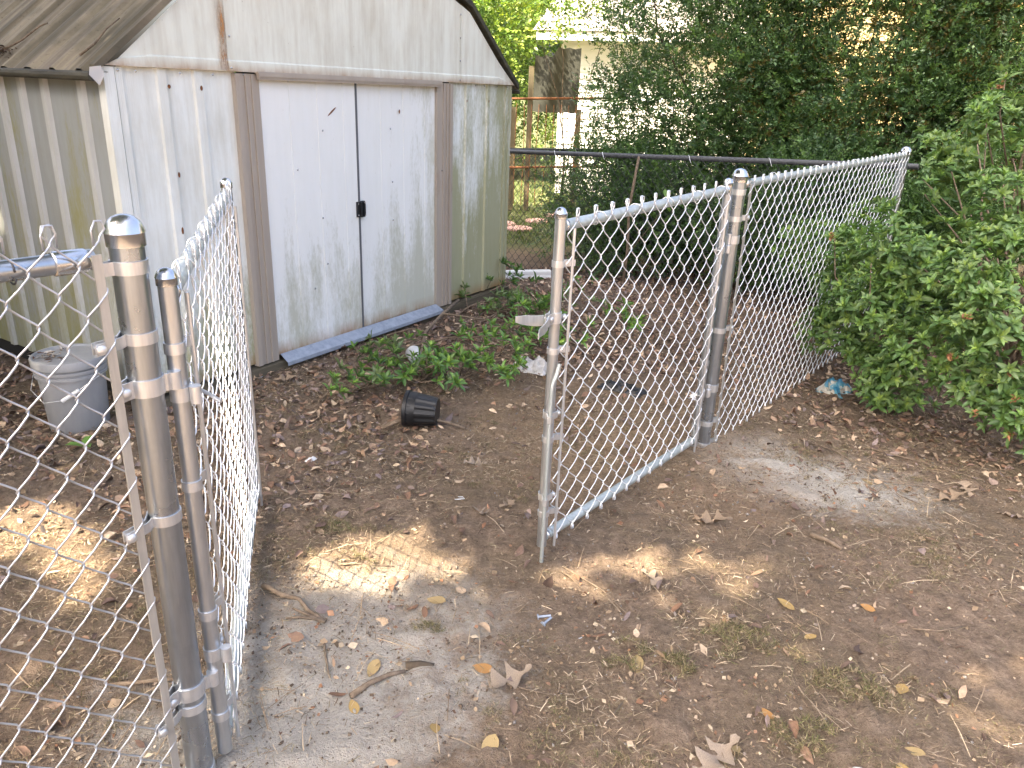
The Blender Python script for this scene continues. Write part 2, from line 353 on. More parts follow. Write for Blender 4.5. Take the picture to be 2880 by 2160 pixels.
def pipe_v(parent, name, x, y, r, z0, z1, mat, n=28): return MB().tube([(x, y, z0), (x, y, (z0 + z1) / 2), (x, y, z1)], r, n).build(name, mat, parent, angle=40)
def band_path(r, ex, w, side=-1, oy=0.0):
    """open path: from ear end, round the pipe at origin, back to ear end; ears reach side*ex"""
    t = math.acos(min(.98, w / r)); P = [(side * ex, oy + w)]
    a0 = math.pi / 2; 
    st = math.pi - math.asin(w / r) if side < 0 else math.asin(w / r)
    en = math.pi + math.asin(w / r) if side < 0 else -math.asin(w / r)
    P.append((side * (r + .012), oy * .5 + w))
    if side < 0: angs = np.linspace(st - .12, -(2 * math.pi - en) + .12, 22)
    else: angs = np.linspace(st + .12, 2 * math.pi + en - .12, 22)
    P += [(r * math.cos(t_), r * math.sin(t_)) for t_ in angs]
    P += [(side * (r + .012), oy * .5 - w), (side * ex, oy - w)]
    return P
def band(parent, name, z, r, ex, side=-1, h=.022, w=.006, x=0, y=0, oy=0.0, bolt=True, t=.0026):
    P = [(x + p[0], y + p[1]) for p in band_path(r + t * .6, ex, w, side, oy)]
    o = MB().strap(P, t, z - h / 2, z + h / 2).build(name, M['strap'], parent, angle=35)
    if bolt:
        bx = x + side * (ex - .010); b_ = MB().sphere((bx, y + oy - w - .002, z), .0095, 12, 6, (1, .55, 1)); b_.tube([(bx, y + oy - w, z), (bx, y + oy + w + .014, z)], .004, 8)
        b_.tube([(bx, y + oy + w + .002, z), (bx, y + oy + w + .009, z)], .0085, 6); b_.build('bolt', M['strap'], o, smooth=False, angle=40)
    return o
UA = math.atan2(.77526, .63164)          # fence line direction
L = (-.698, 1.361); RP = (.924, 3.346)
def on_line(s, off=0): return (L[0] + .63164 * s + .77526 * off, L[1] + .77526 * s - .63164 * off)

# ---- fence panel that ends at the big corner post beside the open gate
fl = thing('chain_link_fence', (*L, 0), UA, 'new chain link fence panel with thick domed post and flat tension bar by grey bucket', 'fence')
pipe_v(fl, 'post', 0, 0, .030, -.05, 1.285, M['post'], 36); post_cap(fl, 1.290, .0305)
rail = MB().tube([(-1.6, -.004, 1.238), (-.8, -.004, 1.244), (-.062, -.004, 1.250)], .0178, 20).build('top_rail', M['post'], fl, angle=40)
MB().lathe([(.0185, -.0), (.021, .002), (.021, .052), (.017, .058), (.006, .06)], 20).build('rail_cup', M['cap'], fl, angle=40)
cup = [o for o in fl.children if o.name.startswith('rail_cup')][-1]; cup.rotation_euler = (0, R(90), 0); cup.location = (-.128, -.004, 1.250)
MB().box(-.074, -.058, -.033, -.028, -.04, 1.262).build('tension_bar', M['barmetal'], fl)
band(fl, 'brace_band', 1.229, .030, .056, -1, .024, .004, oy=-.006, bolt=False)
for z_ in (1.097, .714, .227): band(fl, 'tension_band', z_, .030, .094, -1, .022, .007, oy=-.030)
band(fl, 'tension_band', .030, .030, .094, -1, .022, .007, oy=-.030)
chain_wires(fl, -.0575 - .039 * 38, .039, .046, 28, 38, 1.292, -.031, .0019, 8, .0042, M['wirel'], True, first=1, jitter=.006)
for xx in (-.19, -.55, -1.1):
    MB().tube([(xx, -.004 + .020 * math.cos(t), 1.246 + .020 * math.sin(t)) for t in np.linspace(-2.6, 3.0, 16)], .0017, 6).build('wire_tie', M['oldwire'], fl, smooth=True)
# hinges on the thick post: strap round the post with an upright pin at the gate side
for z_, flip in ((1.000, -1), (.272, 1)):
    P = [(p[0], p[1]) for p in band_path(.0318, .062, .008, -1, -.014)]
    hb = MB().strap(P, .0032, z_ - .017, z_ + .017); hb.strap([(.028, -.012), (.034, -.016), (.044, -.014)], .006, z_ - .017, z_ + .017)
    ho = hb.build('post_hinge', M['strap'], fl, angle=35)
    MB().tube([(.051, -.012, z_ - .018), (.051, -.012, z_ + .018)], .0125, 18).build('hinge_barrel', M['strap'], ho, angle=40)
    MB().sphere((-.048, -.024, z_), .0105, 12, 6, (1, .55, 1)).build('bolt', M['strap'], ho, angle=40)

# ---- far side fence panel
fr = thing('chain_link_fence', (*RP, 0), UA, 'new chain link fence panel running from the closed gate into the leafy bush', 'fence')
LEN = 2.55
pipe_v(fr, 'post', 0, 0, .030, -.05, 1.245, M['post'], 32); post_cap(fr, 1.250, .0305)
pipe_v(fr, 'post', LEN, 0, .030, -.05, 1.270, M['post'], 24); post_cap(fr, 1.273, .0305, LEN)
MB().tube([(.05, -.002, 1.215), (LEN / 2, -.002, 1.232), (LEN - .03, -.002, 1.248)], .0175, 18).build('top_rail', M['rail'], fr, angle=40)
cp = MB().lathe([(.006, -.004), (.017, 0), (.021, .004), (.021, .040), (.0185, .042)], 18).build('rail_cup', M['cap'], fr, angle=40); cp.rotation_euler = (0, R(90), 0); cp.location = (.045, -.002, 1.215)
MB().box(.058, .073, -.030, -.025, -.02, 1.215).build('tension_bar', M['barmetal'], fr)
band(fr, 'brace_band', 1.185, .030, .052, 1, .024, .004, oy=-.002, bolt=False)
for z_ in (1.073, .576, .119, .008): band(fr, 'tension_band', z_, .030, .082, 1, .022, .006, oy=-.024)
chain_wires(fr, .055, .0405, .0462, 26, 61, 1.222, -.029, .0020, 6, .0042, M['wire'], True, slope=.012, jitter=.008)
for xx in (.35, .9, 1.5, 2.1):
    MB().tube([(xx, -.002 + .021 * math.cos(t), 1.222 + .012 * xx + .021 * math.sin(t)) for t in np.linspace(-2.6, 3.0, 14)], .0016, 6).build('wire_tie', M['wire'], fr, smooth=True)
for z_ in (.985, .299):   # gate hinge straps and pins on the post
    hb = MB().strap([(p[0], p[1]) for p in band_path(.0318, .050, .008, -1, -.010)], .0032, z_ - .017, z_ + .017).build('post_hinge', M['strap'], fr, angle=35)
    MB().tube([(-.060, -.016, z_ - .03), (-.060, -.016, z_ + .03)], .009, 12).build('hinge_pin', M['strap'], hb, angle=40)

# ---- gates
def gate(name, loc, rz, length, free_first, label, tops, z_top, mz, x_bar, seed):
    g = thing(name, (*loc, 0), rz, label, 'gate')
    r = .0175; x1 = length
    for xx, zt in ((0, tops[0]), (x1, tops[1])):
        pipe_v(g, 'upright', xx, 0, r, .040, zt - .022, M['pipe'], 24); post_cap(g, zt - .020, .0178, xx)
    MB().tube([(r * .7, 0, z_top[0]), (x1 / 2, 0, (z_top[0] + z_top[1]) / 2), (x1 - r * .7, 0, z_top[1])], r, 22).build('top_rail', M['rail'], g, angle=40)
    MB().tube([(r * .7, 0, .072), (x1 / 2, 0, .072), (x1 - r * .7, 0, .072)], r, 22).build('bottom_rail', M['rail'], g, angle=40)
    for xx, zz in ((.012, z_top[0]), (x1 - .012, z_top[1]), (.012, .072), (x1 - .012, .072)):   # weld collars
        s_ = 1 if xx < .5 else -1
        MB().tube([(xx + s_ * .004, 0, zz), (xx + s_ * .014, 0, zz)], .0195, 18).build('weld_bead', M['cap'], g, smooth=True)
    for xb in x_bar: MB().tube([(xb, -.026, .030), (xb, -.026, z_top[0] - .008)], .0048, 8).build('tension_bar', M['strap'], g, angle=40)
    n = 24; b = (mz[0] - mz[1]) / n; k = int(round((x1 - .045) / .0463))
    chain_wires(g, .012, .0463, b, n, k, mz[0], -.024 if free_first else -.016, .0019 if free_first else .0016, 8, .0046, M['wire'], True, slope=(z_top[1] - z_top[0]) / x1, jitter=.006)
    for xx in (.20, .42, .64, .88, 1.08):
        zz = z_top[0] + (z_top[1] - z_top[0]) * xx / x1
        MB().tube([(xx + .05 * t / 6, .001 + .0205 * math.cos(t), zz + .0205 * math.sin(t)) for t in np.linspace(-2.8, 3.2, 16)], .0016, 6).build('wire_tie', M['wire'], g, smooth=True)
    return g
gr = gate('double_gate_leaf', (.128, 2.360), UA, 1.150, True, 'closed chain link gate leaf with fork latch and drop rod in the ground', (1.228, 1.250), (1.170, 1.202), (1.193, .072), (.040, 1.110), 1)
for z_ in (1.054, .771, .458, .172): band(gr, 'tension_band', z_, .0175, .052, 1, .020, .006, oy=-.022, bolt=False)
for z_ in (1.096, .788, .448, .140): band(gr, 'tension_band', z_, .0175, .052, -1, .020, .006, x=1.150, oy=-.022, bolt=False)
for z_ in (.955, .300):
    ho = band(gr, 'gate_hinge', z_, .0175, .040, -1, .030, .008, x=1.150, oy=-.012); MB().tube([(1.150 + .034, -.022, z_ - .016), (1.150 + .034, -.022, z_ + .016)], .0115, 14).build('hinge_barrel', M['strap'], ho, angle=40)
# fork latch: clamp collar and two spread tines
fk = MB(); fk.strap([(p[0], p[1]) for p in band_path(.0195, .048, .007, -1, -.004)], .0035, .865, .900)
fl_ = fk.build('fork_latch', M['strap'], gr, angle=35)
for sy in (-1, 1):
    tn = MB(); path = [(-.045, sy * .010), (-.060, sy * .016), (-.075, sy * .028), (-.100, sy * .036), (-.125, sy * .036), (-.142, sy * .046)]
    tn.strap(path, .0035, .862, .896); zc = .879
    for vi, q_ in enumerate(tn.v):
        t_ = max(0, (-q_[0] - .075) / .067); tn.v[vi] = (q_[0], q_[1], zc + (q_[2] - zc) * (1 - .45 * t_ ** 3) + (.014 * t_ if sy > 0 else -.020 * t_))
    tn.build('tine', M['strap'], fl_, angle=35)
MB().sphere((-.036, -.016, .884), .009, 12, 6, (1, .55, 1)).tube([(-.036, -.02, .884), (-.036, .026, .884)], .004, 8).build('bolt', M['strap'], fl_, angle=40)
MB().sphere((.034, -.012, .880), .010, 10, 6).build('bolt', M['strap'], fl_, angle=40)
# drop rod with bent handle and its two keepers
rodx, rody = -.036, -.030
rod = MB().tube([(rodx + .030, rody - .004, .735), (rodx + .020, rody - .002, .700), (rodx + .002, rody, .668), (rodx, rody, .640), (rodx, rody, .3), (rodx, rody, -.05)], .0068, 12).build('drop_rod', M['rail'], gr, angle=50)
rod.location = (0, 0, 0)
for z_ in (.548, .240):
    MB().strap([(.030, -.012), (.020, -.019), (0, -.0215), (-.018, -.018), (-.026, -.024), (-.030, -.038), (-.042, -.040), (-.046, -.028), (-.036, -.020), (-.022, -.006), (-.020, .010), (-.006, .021), (.014, .018), (.030, -.004)], .0026, z_ - .012, z_ + .012).build('rod_keeper', M['strap'], gr, angle=35)
    MB().sphere((.030, -.016, z_), .0085, 10, 6).build('bolt', M['strap'], gr, angle=40)

gd = math.atan2(2.611 - 1.411, -.976 + .657)
gl = gate('double_gate_leaf', (-.657, 1.411), gd, 1.240, False, 'open chain link gate leaf swung inward from the thick domed post', (1.218, 1.246), (1.165, 1.195), (1.190, .072), (.045, 1.195), 2)
for z_ in (1.060, .761, .438, .151): band(gl, 'tension_band', z_, .0175, .052, 1, .022, .006, oy=-.022, bolt=False)
for z_ in (1.10, .783, .471, .22): band(gl, 'tension_band', z_, .0175, .052, -1, .020, .006, x=1.240, oy=-.022, bolt=False)
for z_ in (.965, .330):
    ho = band(gl, 'gate_hinge', z_, .0175, .048, 1, .030, .008, oy=-.006); MB().tube([(-.012, -.030, z_ - .018), (-.012, -.030, z_ + .018)], .0115, 16).build('hinge_barrel', M['strap'], ho, angle=40)
MB().tube([(.03, -.02, .965), (.012, -.05, .955), (-.01, -.075, .945)], .004, 8).build('bolt', M['strap'], gl, angle=40)

# ---- old dark fence behind
fa = Vector((-.15, 7.5)); fb = Vector((2.58, 5.42)); fd = (fb - fa).normalized(); fang = math.atan2(fd.y, fd.x); flen = (fb - fa).length
fo = thing('old_chain_link_fence', (fa.x, fa.y, 0), fang, 'weathered dark grey chain link fence behind the shed and the closed gate', 'fence')
slope = (1.17 - 1.015) / flen
MB().tube([(-1.6, 0, 1.015 - 1.6 * slope), (flen / 2, 0, 1.015 + slope * flen / 2), (flen + .1, 0, 1.015 + slope * (flen + .1))], .0205, 14).build('top_rail', M['oldrail'], fo, angle=40)
for xx in (-.02, -1.3): pipe_v(fo, 'post', xx, .02, .024, -.25, 1.0 + slope * xx, M['oldrail'], 14)
chain_wires(fo, -1.5, .041, .046, 25, int((flen + 1.55) / .041), 1.012, -.02, .0021, 5, .003, M['oldwire'], False, slope=slope, jitter=.012)
for xx in (.03, .55, 1.05, 1.85, 2.5, 3.1):
    zz = 1.015 + slope * xx
    MB().tube([(xx + .05 * (i / 11), -.024 * math.sin(t) - .003, zz + .024 * math.cos(t) - (.045 * max(0, i / 11 - .55))) for i, t in enumerate(np.linspace(-.6, 2.3, 12))], .0022, 6).build('wire_tie', M['wire'], fo, smooth=True)

# ---- neighbour's black fence further off
nb = thing('neighbour_chain_link_fence', (-1.4, 9.15, -.31), R(12), 'black coated chain link fence crossing the sunlit lawn beyond the shed', 'fence')
MB().tube([(-1, 0, 1.17), (1.5, 0, 1.21), (4.5, 0, 1.27)], .022, 10).build('top_rail', M['blackwire'], nb, angle=40)
chain_wires(nb, -.6, .041, .046, 26, 88, 1.18, 0, .0022, 4, .003, M['blackwire'], False, slope=.018, ppseg=1)
for xx in (-.9, 1.25, 3.4): pipe_v(nb, 'post', xx, .03, .026, -.1, 1.18, M['blackwire'], 10)

# ------------------------------------------------------------------ shed
SX, SY = -1.767, 3.474
sa = math.atan2(2.678, 1.661)
shed = thing('garden_shed', (SX, SY, 0), sa, 'stained white metal garden shed with barn roof and double sliding doors', 'shed')
W_, D_ = 3.15, 2.5; ZB, ZG = .075, 1.585
def ribbed(name, s0, s1, ribs, z0, z1, place, mat, h=.013, w=.042, slot=.014, ribmat=None):
    """panel with raised strips; place maps (s, out, z) to shed coordinates"""
    prof = [(s0, 0)]
    for c_ in ribs: prof += [(c_ - w / 2 - slot / 2, 0), (c_ - w / 2, h), (c_ + w / 2, h), (c_ + w / 2 + slot / 2, 0)]
    prof.append((s1, 0)); V = []; F = []
    zs = [z0, (z0 + z1) / 2, z1]
    for z in zs:
        for s, o in prof: V.append(place(s, o, z))
    m_ = len(prof)
    for i in range(len(zs) - 1):
        for j in range(m_ - 1): F.append((i * m_ + j, i * m_ + j + 1, (i + 1) * m_ + j + 1, (i + 1) * m_ + j))
    o_ = obj(name, mesh(name, V, F, mat), shed)
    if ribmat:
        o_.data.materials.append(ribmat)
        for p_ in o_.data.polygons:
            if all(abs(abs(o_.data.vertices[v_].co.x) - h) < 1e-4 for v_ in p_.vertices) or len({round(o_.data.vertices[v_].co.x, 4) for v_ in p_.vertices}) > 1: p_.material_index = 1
    return o_
frontp = lambda s, o, z: (s, -o, z)
sidep = lambda s, o, z: (-o, s, z)
ribbed('wall_panel', .05, .665, [.255, .445], ZB, ZG, frontp, M['front'])
ribbed('wall_panel', 2.40, 3.08, [2.60, 2.86], ZB, ZG, frontp, M['front'], w=.03)
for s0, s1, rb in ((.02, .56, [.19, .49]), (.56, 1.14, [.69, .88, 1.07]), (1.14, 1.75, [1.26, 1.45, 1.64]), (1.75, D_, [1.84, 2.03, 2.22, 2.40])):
    o = ribbed('wall_panel', s0, s1, rb, ZB + .02, 1.56, sidep, M['side'], h=.016, w=.036, slot=.02, ribmat=M['siderib_lit'])
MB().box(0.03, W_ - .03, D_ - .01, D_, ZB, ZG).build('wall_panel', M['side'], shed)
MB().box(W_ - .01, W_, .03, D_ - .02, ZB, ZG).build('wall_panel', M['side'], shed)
for x0, x1 in ((-.022, .028), (.034, .066)): MB().box(x0, x1, -.014 if x0 > 0 else -.020, .03, ZB - .005, ZG - .004).build('corner_trim', M['front'], shed)
MB().box(3.085, 3.118, -.012, .02, ZB, ZG - .004).build('corner_trim', M['front'], shed)
MB().box(3.124, 3.160, -.016, .05, ZB, ZG - .004).build('corner_trim', M['front'], shed)
# jambs: each a stepped channel
for x0, x1, s in ((.640, .792, 1), (2.248, 2.410, -1)):
    j = MB(); j.box(x0, x1, -.018, .01, ZB - .012, 1.578)
    j.build('door_jamb', M['trim'], shed)
    jb = [o for o in shed.children if o.name.startswith('door_jamb')][-1]
    xa = x0 if s > 0 else x1 - .03
    MB().box(xa, xa + .03, -.030, -.0185, ZB - .010, 1.576).build('rib', M['trim'], jb)
    MB().box(x0 + .062, x0 + .072, -.026, -.0185, ZB - .010, 1.576).build('rib', M['trim'], jb)
    MB().box(x0 + .100, x0 + .112, -.026, -.0185, ZB - .010, 1.576).build('rib', M['trim'], jb)
MB().box(.770, 2.262, -.046, -.031, 1.553, 1.590).box(.770, 2.262, -.052, -.0462, 1.566, 1.584).box(.770, 2.262, -.031, -.019, 1.580, 1.590).build('header_trim', M['trim'], shed)
MB().box(.75, 2.30, .05, .06, .07, 1.59).build('door_shade_backing', M['dark'], shed)  # dark sheet painted for the shade behind the doors
for x0, x1, y_ in ((.794, 1.488, -.006), (1.500, 2.246, .002)):
    d = MB(); nn = 7
    for i in range(nn):    # faint vertical panels pressed into the sheet
        a_, b_ = x0 + (x1 - x0) * i / nn, x0 + (x1 - x0) * (i + 1) / nn
        yo = y_ + (.0022 if i % 2 else 0)
        d.box(a_, b_ - .0005, yo - .002, yo + .02, .088, 1.566)
    d.build('sliding_door', M['door'], shed)
dl, dr = [o for o in shed.children if o.name.startswith('sliding_door')]
MB().box(1.4875, 1.5015, -.012, .012, .09, 1.563).build('edge_strip', M['gap'], dl)
hd = MB().box(1.468, 1.486, -.022, -.0085, .795, .885).build('handle', M['black'], dl)
hd = MB().box(1.4865, 1.5005, -.034, -.0125, .797, .883).box(1.5015, 1.536, -.020, -.0005, .792, .887).box(1.512, 1.530, -.030, -.0205, .797, .882).build('handle', M['black'], dr)
for x_, z_ in ((1.476, .873), (1.476, .806), (1.526, .876), (1.526, .802)): MB().sphere((x_, -.0225 if x_ < 1.5 else -.0305, z_), .0035, 6, 4).build('screw', M['cap'], hd)
# ramp plate
V = [(.806, -.012, .092), (2.246, -.012, .092), (2.256, -.078, .056), (.800, -.078, .056), (2.256, -.081, .036), (.800, -.081, .036)]
MB().add(V, [(0, 3, 2, 1), (3, 5, 4, 2)]).build('ramp_plate', M['ramp'], shed)
# base frame and skids
MB().box(-.01, W_ + .02, -.045, .04, -.03, .055).build('base_beam', M['wood'], shed)
MB().box(.03, .12, .05, D_, -.04, .085).build('base_beam', M['dark'], shed)  # black inset painted as the shade of the gap under the wall
MB().box(W_ - .1, W_, .05, D_, -.04, .07).build('base_beam', M['wood'], shed)
# gable
def ztop(x):
    x = min(x, W_ - x) if True else x
    return 1.558 + (x + .02) * .80 if x < .56 else 2.022 + (x - .56) * .36
seams = [(-.015, .612, .000), (.606, 1.545, .0035), (1.539, 2.494, .000), (2.488, 3.168, .0035)]
for a_, b_, dy in seams:
    xs = sorted(set([a_, b_] + [x for x in (.05, .2, .4, .56, W_ / 2, W_ - .56, W_ - .4, W_ - .2) if a_ < x < b_])); V = []; F = []
    rows = [lambda x: ZG, lambda x: ZG + .045, lambda x: ZG + .052, lambda x: max(ZG + .056, ztop(x))]; offs = [.030, .030, .024, .024]
    for fn, of in zip(rows, offs):
        for x in xs: V.append((x, -of - dy, min(fn(x), max(ZG + .001 + .0005 * rows.index(fn), ztop(x)))))
    k = len(xs)
    for i in range(3):
        for j in range(k - 1): F.append((i * k + j, i * k + j + 1, (i + 1) * k + j + 1, (i + 1) * k + j))
    for j in range(k): V.append((xs[j], 0.0, ZG))
    for j in range(k - 1): F.append((4 * k + j, 4 * k + j + 1, j + 1, j))
    obj('gable_panel', mesh('gable_panel', V, F, M['gable']), shed)
# roof sheets
def roof_sheet(y0, y1):
    o = .5 * (1 - 1); n = 24; ys = np.linspace(y0, y1, n); pr = []
    for i, y in enumerate(ys):
        t = ((y * 1000) % 200) / 200; h = .016 * float(sstep(.0, .12, t) * (1 - sstep(.28, .42, t))) + .004 * float(sstep(.6, .7, t) * (1 - sstep(.8, .9, t))); pr.append(h)
    xs = [-.085, .2, .56, W_ / 2, W_ - .56, W_ - .2, W_ + .055]; V = []; F = []
    for x in xs:
        xx = min(x, W_ - x)
        zz = (1.575 + (xx + .055) * .80) if xx < .5601 else 2.067 + (xx - .56) * .36
        if x == -.085: zz = 1.553
        if x == W_ + .055: zz = 1.552
        for y, h in zip(ys, pr): V.append((x + (-h * .5 if x < W_ / 2 else h * .5), y, zz + h * .9))
    for i in range(len(xs) - 1):
        for j in range(n - 1): F.append((i * n + j, i * n + j + 1, (i + 1) * n + j + 1, (i + 1) * n + j))
    return obj('roof_sheet', mesh('roof_sheet', V, F, M['roof']), shed)
for i in range(5): roof_sheet(-.045 + i * .52, -.045 + (i + 1) * .52 + .012)
MB().tube([(-.088, -.05, 1.540), (-.088, 1.2, 1.541), (-.088, 2.58, 1.540)], .020, 10).build('eave_trim', M['eave'], shed, angle=30)
MB().tube([(W_ + .062, -.05, 1.540), (W_ + .062, 1.2, 1.541), (W_ + .062, 2.58, 1.540)], .014, 8).build('eave_trim', M['eave'], shed, angle=30)
MB().box(-.07, .0, -.02, 2.5, 1.556, 1.560).build('soffit', M['eave'], shed)
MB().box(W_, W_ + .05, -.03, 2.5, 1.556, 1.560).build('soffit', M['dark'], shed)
def rake(pts, mat):
    b_ = MB()
    for (x0, z0), (x1, z1) in zip(pts[:-1], pts[1:]):
        b_.add([(x0, -.052, z0), (x1, -.052, z1), (x1, -.052, z1 + .034), (x0, -.052, z0 + .034), (x0, -.018, z0), (x1, -.018, z1), (x1, -.018, z1 + .034), (x0, -.018, z0 + .034)],
               [(0, 1, 2, 3), (4, 7, 6, 5), (0, 4, 5, 1), (3, 2, 6, 7), (0, 3, 7, 4), (1, 5, 6, 2)])
    b_.build('rake_trim', mat, shed)
rake([(-.075, 1.552), (.2, 1.765), (.56, 2.053), (W_ / 2, 2.42)], M['roof'])
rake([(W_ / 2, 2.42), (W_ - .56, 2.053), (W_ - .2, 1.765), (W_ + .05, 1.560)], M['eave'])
MB().add([(-.10, -.058, 1.575), (-.055, -.066, 1.582), (-.045, -.068, 1.548), (-.07, -.062, 1.505), (-.105, -.056, 1.545)], [(0, 4, 3, 2, 1)]).build('end_cap', M['film'], shed)
scr = MB().sphere((0, 0, 0), .0058, 8, 5, (1, .6, 1)).data('screw', M['cap'], True)
SCREWS = [(.045, 1.568), (.125, 1.566), (.345, 1.566), (.52, 1.566), (.70, 1.572), (2.385, 1.572), (2.68, 1.572), (2.79, 1.572), (2.95, 1.572), (3.09, 1.572)]
for x, z in SCREWS: obj('screw', scr, shed, (x, -.020, z))
for x, z in [(.620, 1.60), (.622, 1.74), (.623, 1.90), (2.478, 1.60), (2.478, 1.72), (2.478, 1.86), (2.478, 2.0)]: obj('screw', scr, shed, (x, -.034, z))
for x, z in [(1.02, 1.10), (1.22, 1.30), (1.19, .82), (1.21, .55), (1.80, .98), (1.79, 1.30), (1.80, .74), (.65, 1.28), (.66, .6), (2.30, 1.02), (1.10, .42)]: obj('screw', scr, shed, (x, -.012 if .79 < x < 2.24 else -.022, z))
for x, z, sx, sz, ro in [(.285, 1.508, 1.4, 1.6, 0), (.455, 1.505, 1.2, 2, 0), (.285, 1.12, 1.1, 2.2, 0), (1.30, 1.40, .9, 7, 55), (1.88, 1.40, 1.2, 2.2, 0), (2.59, 1.47, .8, 1.6, 0), (2.86, 1.47, .8, 1.6, 0), (.27, .86, 1.1, 3, 0)]:
    o = obj('rust_spot', MB().sphere((0, 0, 0), .006, 7, 4, (1, .22, 1)).data('rust_spot', M['rust'], True), shed, (x, -.0145 if x < .7 or x > 2.4 else -.0085, z)); o.scale = (sx, 1, sz); o.rotation_euler = (0, R(ro), 0)
# rust run on the gable by the first seam
rr_ = NT('rust_run'); n_ = rr_.noise(30, 5, .8, rr_.coord((1, 1, .25))); a_ = rr_.n('Attribute', attribute_name='Col')
rr_.base(rr_.ramp(n_, [(.3, (.16, .05, .012)), (.6, (.42, .20, .06))]), .8, Alpha=rr_.math('MULTIPLY', rr_.ramp(n_, [(.38, 0), (.62, 1)]), a_.outputs[0]))
xs = np.linspace(.535, .606, 9); zs = np.linspace(1.588, 1.93, 16); V = []; C = []
for z in zs:
    for x in xs:
        V.append((x, -.0335, z)); cx = .585; wv = .022 + .016 * float(vnoise(z * 18, 3)); t = math.exp(-((x - cx) / wv) ** 2) * min(1, (z - 1.588) / .03 + .6) * max(0, min(1, (1.93 - z) / .1)); C.append((t, t, t))
F = [(i * 9 + j, i * 9 + j + 1, i * 9 + j + 10, i * 9 + j + 9) for i in range(15) for j in range(8)]
obj('rust_run', mesh('rust_run', V, F, rr_.m, colr=np.array(C)), shed)
shedM = Matrix.Translation((SX, SY, 0)) @ Matrix.Rotation(sa, 4, 'Z')

# downspout lying behind the shed corner
ds = MB()
prof = [(-.038, -.026), (-.03, -.030), (-.012, -.030), (-.008, -.026), (.008, -.026), (.012, -.030), (.03, -.030), (.038, -.026), (.038, .026), (.03, .03), (-.03, .03), (-.038, .026)]
V = [(x, p[0], p[1] + .034) for x in (0, .62) for p in [(a, b) for a, b in prof]]
V = [(x, q[1], q[0] + .04) for x in (0, .62) for q in prof]
F = [(i, (i + 1) % 12, 12 + (i + 1) % 12, 12 + i) for i in range(12)]
o = MB().add(V, F).build('downspout', M['white'], None); o.location = (-.30, 6.62, -.01); o.rotation_euler = (0, 0, R(14))
tag(o, 'white ribbed metal downspout lying on the ground behind the shed corner', 'downspout')

# ------------------------------------------------------------------ leaves
def rotm(axis_z, roll):
    """(n,3) direction of local +y(leaf length)"""
def frames(dirs, ups, roll=None):
    d = dirs / (np.linalg.norm(dirs, axis=1)[:, None] + 1e-9); s = np.cross(d, ups); s /= np.linalg.norm(s, axis=1)[:, None] + 1e-9; n = np.cross(s, d)
    if roll is not None:
        c, si = np.cos(roll)[:, None], np.sin(roll)[:, None]; s, n = s * c + n * si, n * c - s * si
    return np.stack([s, d, n], 2)       # columns: x=side, y=length, z=normal
def instance(tv, tf, P, Rm, S, C, cj=None):
    tv = np.asarray(tv, float); m = len(tv); n = len(P)
    V = np.einsum('nij,nmj->nmi', Rm, tv[None] * np.asarray(S).reshape(n, 1, -1)) + P[:, None, :]
    F = (np.asarray(tf)[None] + (np.arange(n) * m)[:, None, None]).reshape(-1, np.asarray(tf).shape[1])
    return V.reshape(-1, 3), F, np.repeat(C, m, 0)
LEAF_V = np.array([(0, 0, 0), (-.5, .35, .10), (0, .35, 0), (.5, .35, .10), (-.42, .72, .06), (0, .72, -.05), (.42, .72, .06), (0, 1, -.14)]) * np.array([.36, 1, 1])
LEAF_F = np.array([(0, 2, 1, 1), (0, 3, 2, 2), (1, 2, 5, 4), (2, 3, 6, 5), (4, 5, 7, 7), (5, 6, 7, 7)])
LEAF_T = np.array([(0, 2, 1), (0, 3, 2), (1, 2, 5), (1, 5, 4), (2, 3, 6), (2, 6, 5), (4, 5, 7), (5, 6, 7)])
KITE_V = np.array([(0, 0, 0), (-.28, .5, .06), (0, 1, -.05), (.28, .5, .06)]); KITE_F = np.array([(0, 3, 2, 1)])
def unit(n, zmin=-1):
    v = rng.normal(size=(n, 3)); v /= np.linalg.norm(v, axis=1)[:, None]; return v
def whorl_arrays(n_leaf, length, seed, green, tip, spread=(25, 70), wid=1.0):
    r_ = np.random.default_rng(seed); az = np.arange(n_leaf) * 2.4 + r_.random(n_leaf) * .6
    el = np.radians(np.linspace(spread[0], spread[1], n_leaf)[::-1] + r_.normal(0, 8, n_leaf)); el = np.pi / 2 - el
    # el: elevation of the leaf; the inner ones stand up
    d = np.stack([np.cos(az) * np.cos(el), np.sin(az) * np.cos(el), np.sin(el)], 1)
    ln = length * (np.linspace(1, .55, n_leaf)) * r_.uniform(.8, 1.15, n_leaf)
    P = np.stack([0 * az, 0 * az, np.linspace(-.03, .0, n_leaf)], 1) * length * 8 * .12
    upv = np.tile([0, 0, 1.], (n_leaf, 1)) + d * 0
    Rm = frames(d, upv + 1e-3); t = np.linspace(0, 1, n_leaf)[:, None] ** 1.6
    C = np.array(green) * (1 - t) + np.array(tip) * t; C = C * r_.uniform(.75, 1.2, (n_leaf, 1))
    S = np.stack([ln * wid, ln, ln], 1)
    return instance(LEAF_V, LEAF_T, P, Rm, S, C)
def zframe(d, roll):
    """rotation matrix taking +z to d"""
    d = Vector(d).normalized(); q = d.to_track_quat('Z', 'Y'); return q.to_matrix() @ Matrix.Rotation(roll, 3, 'Z')

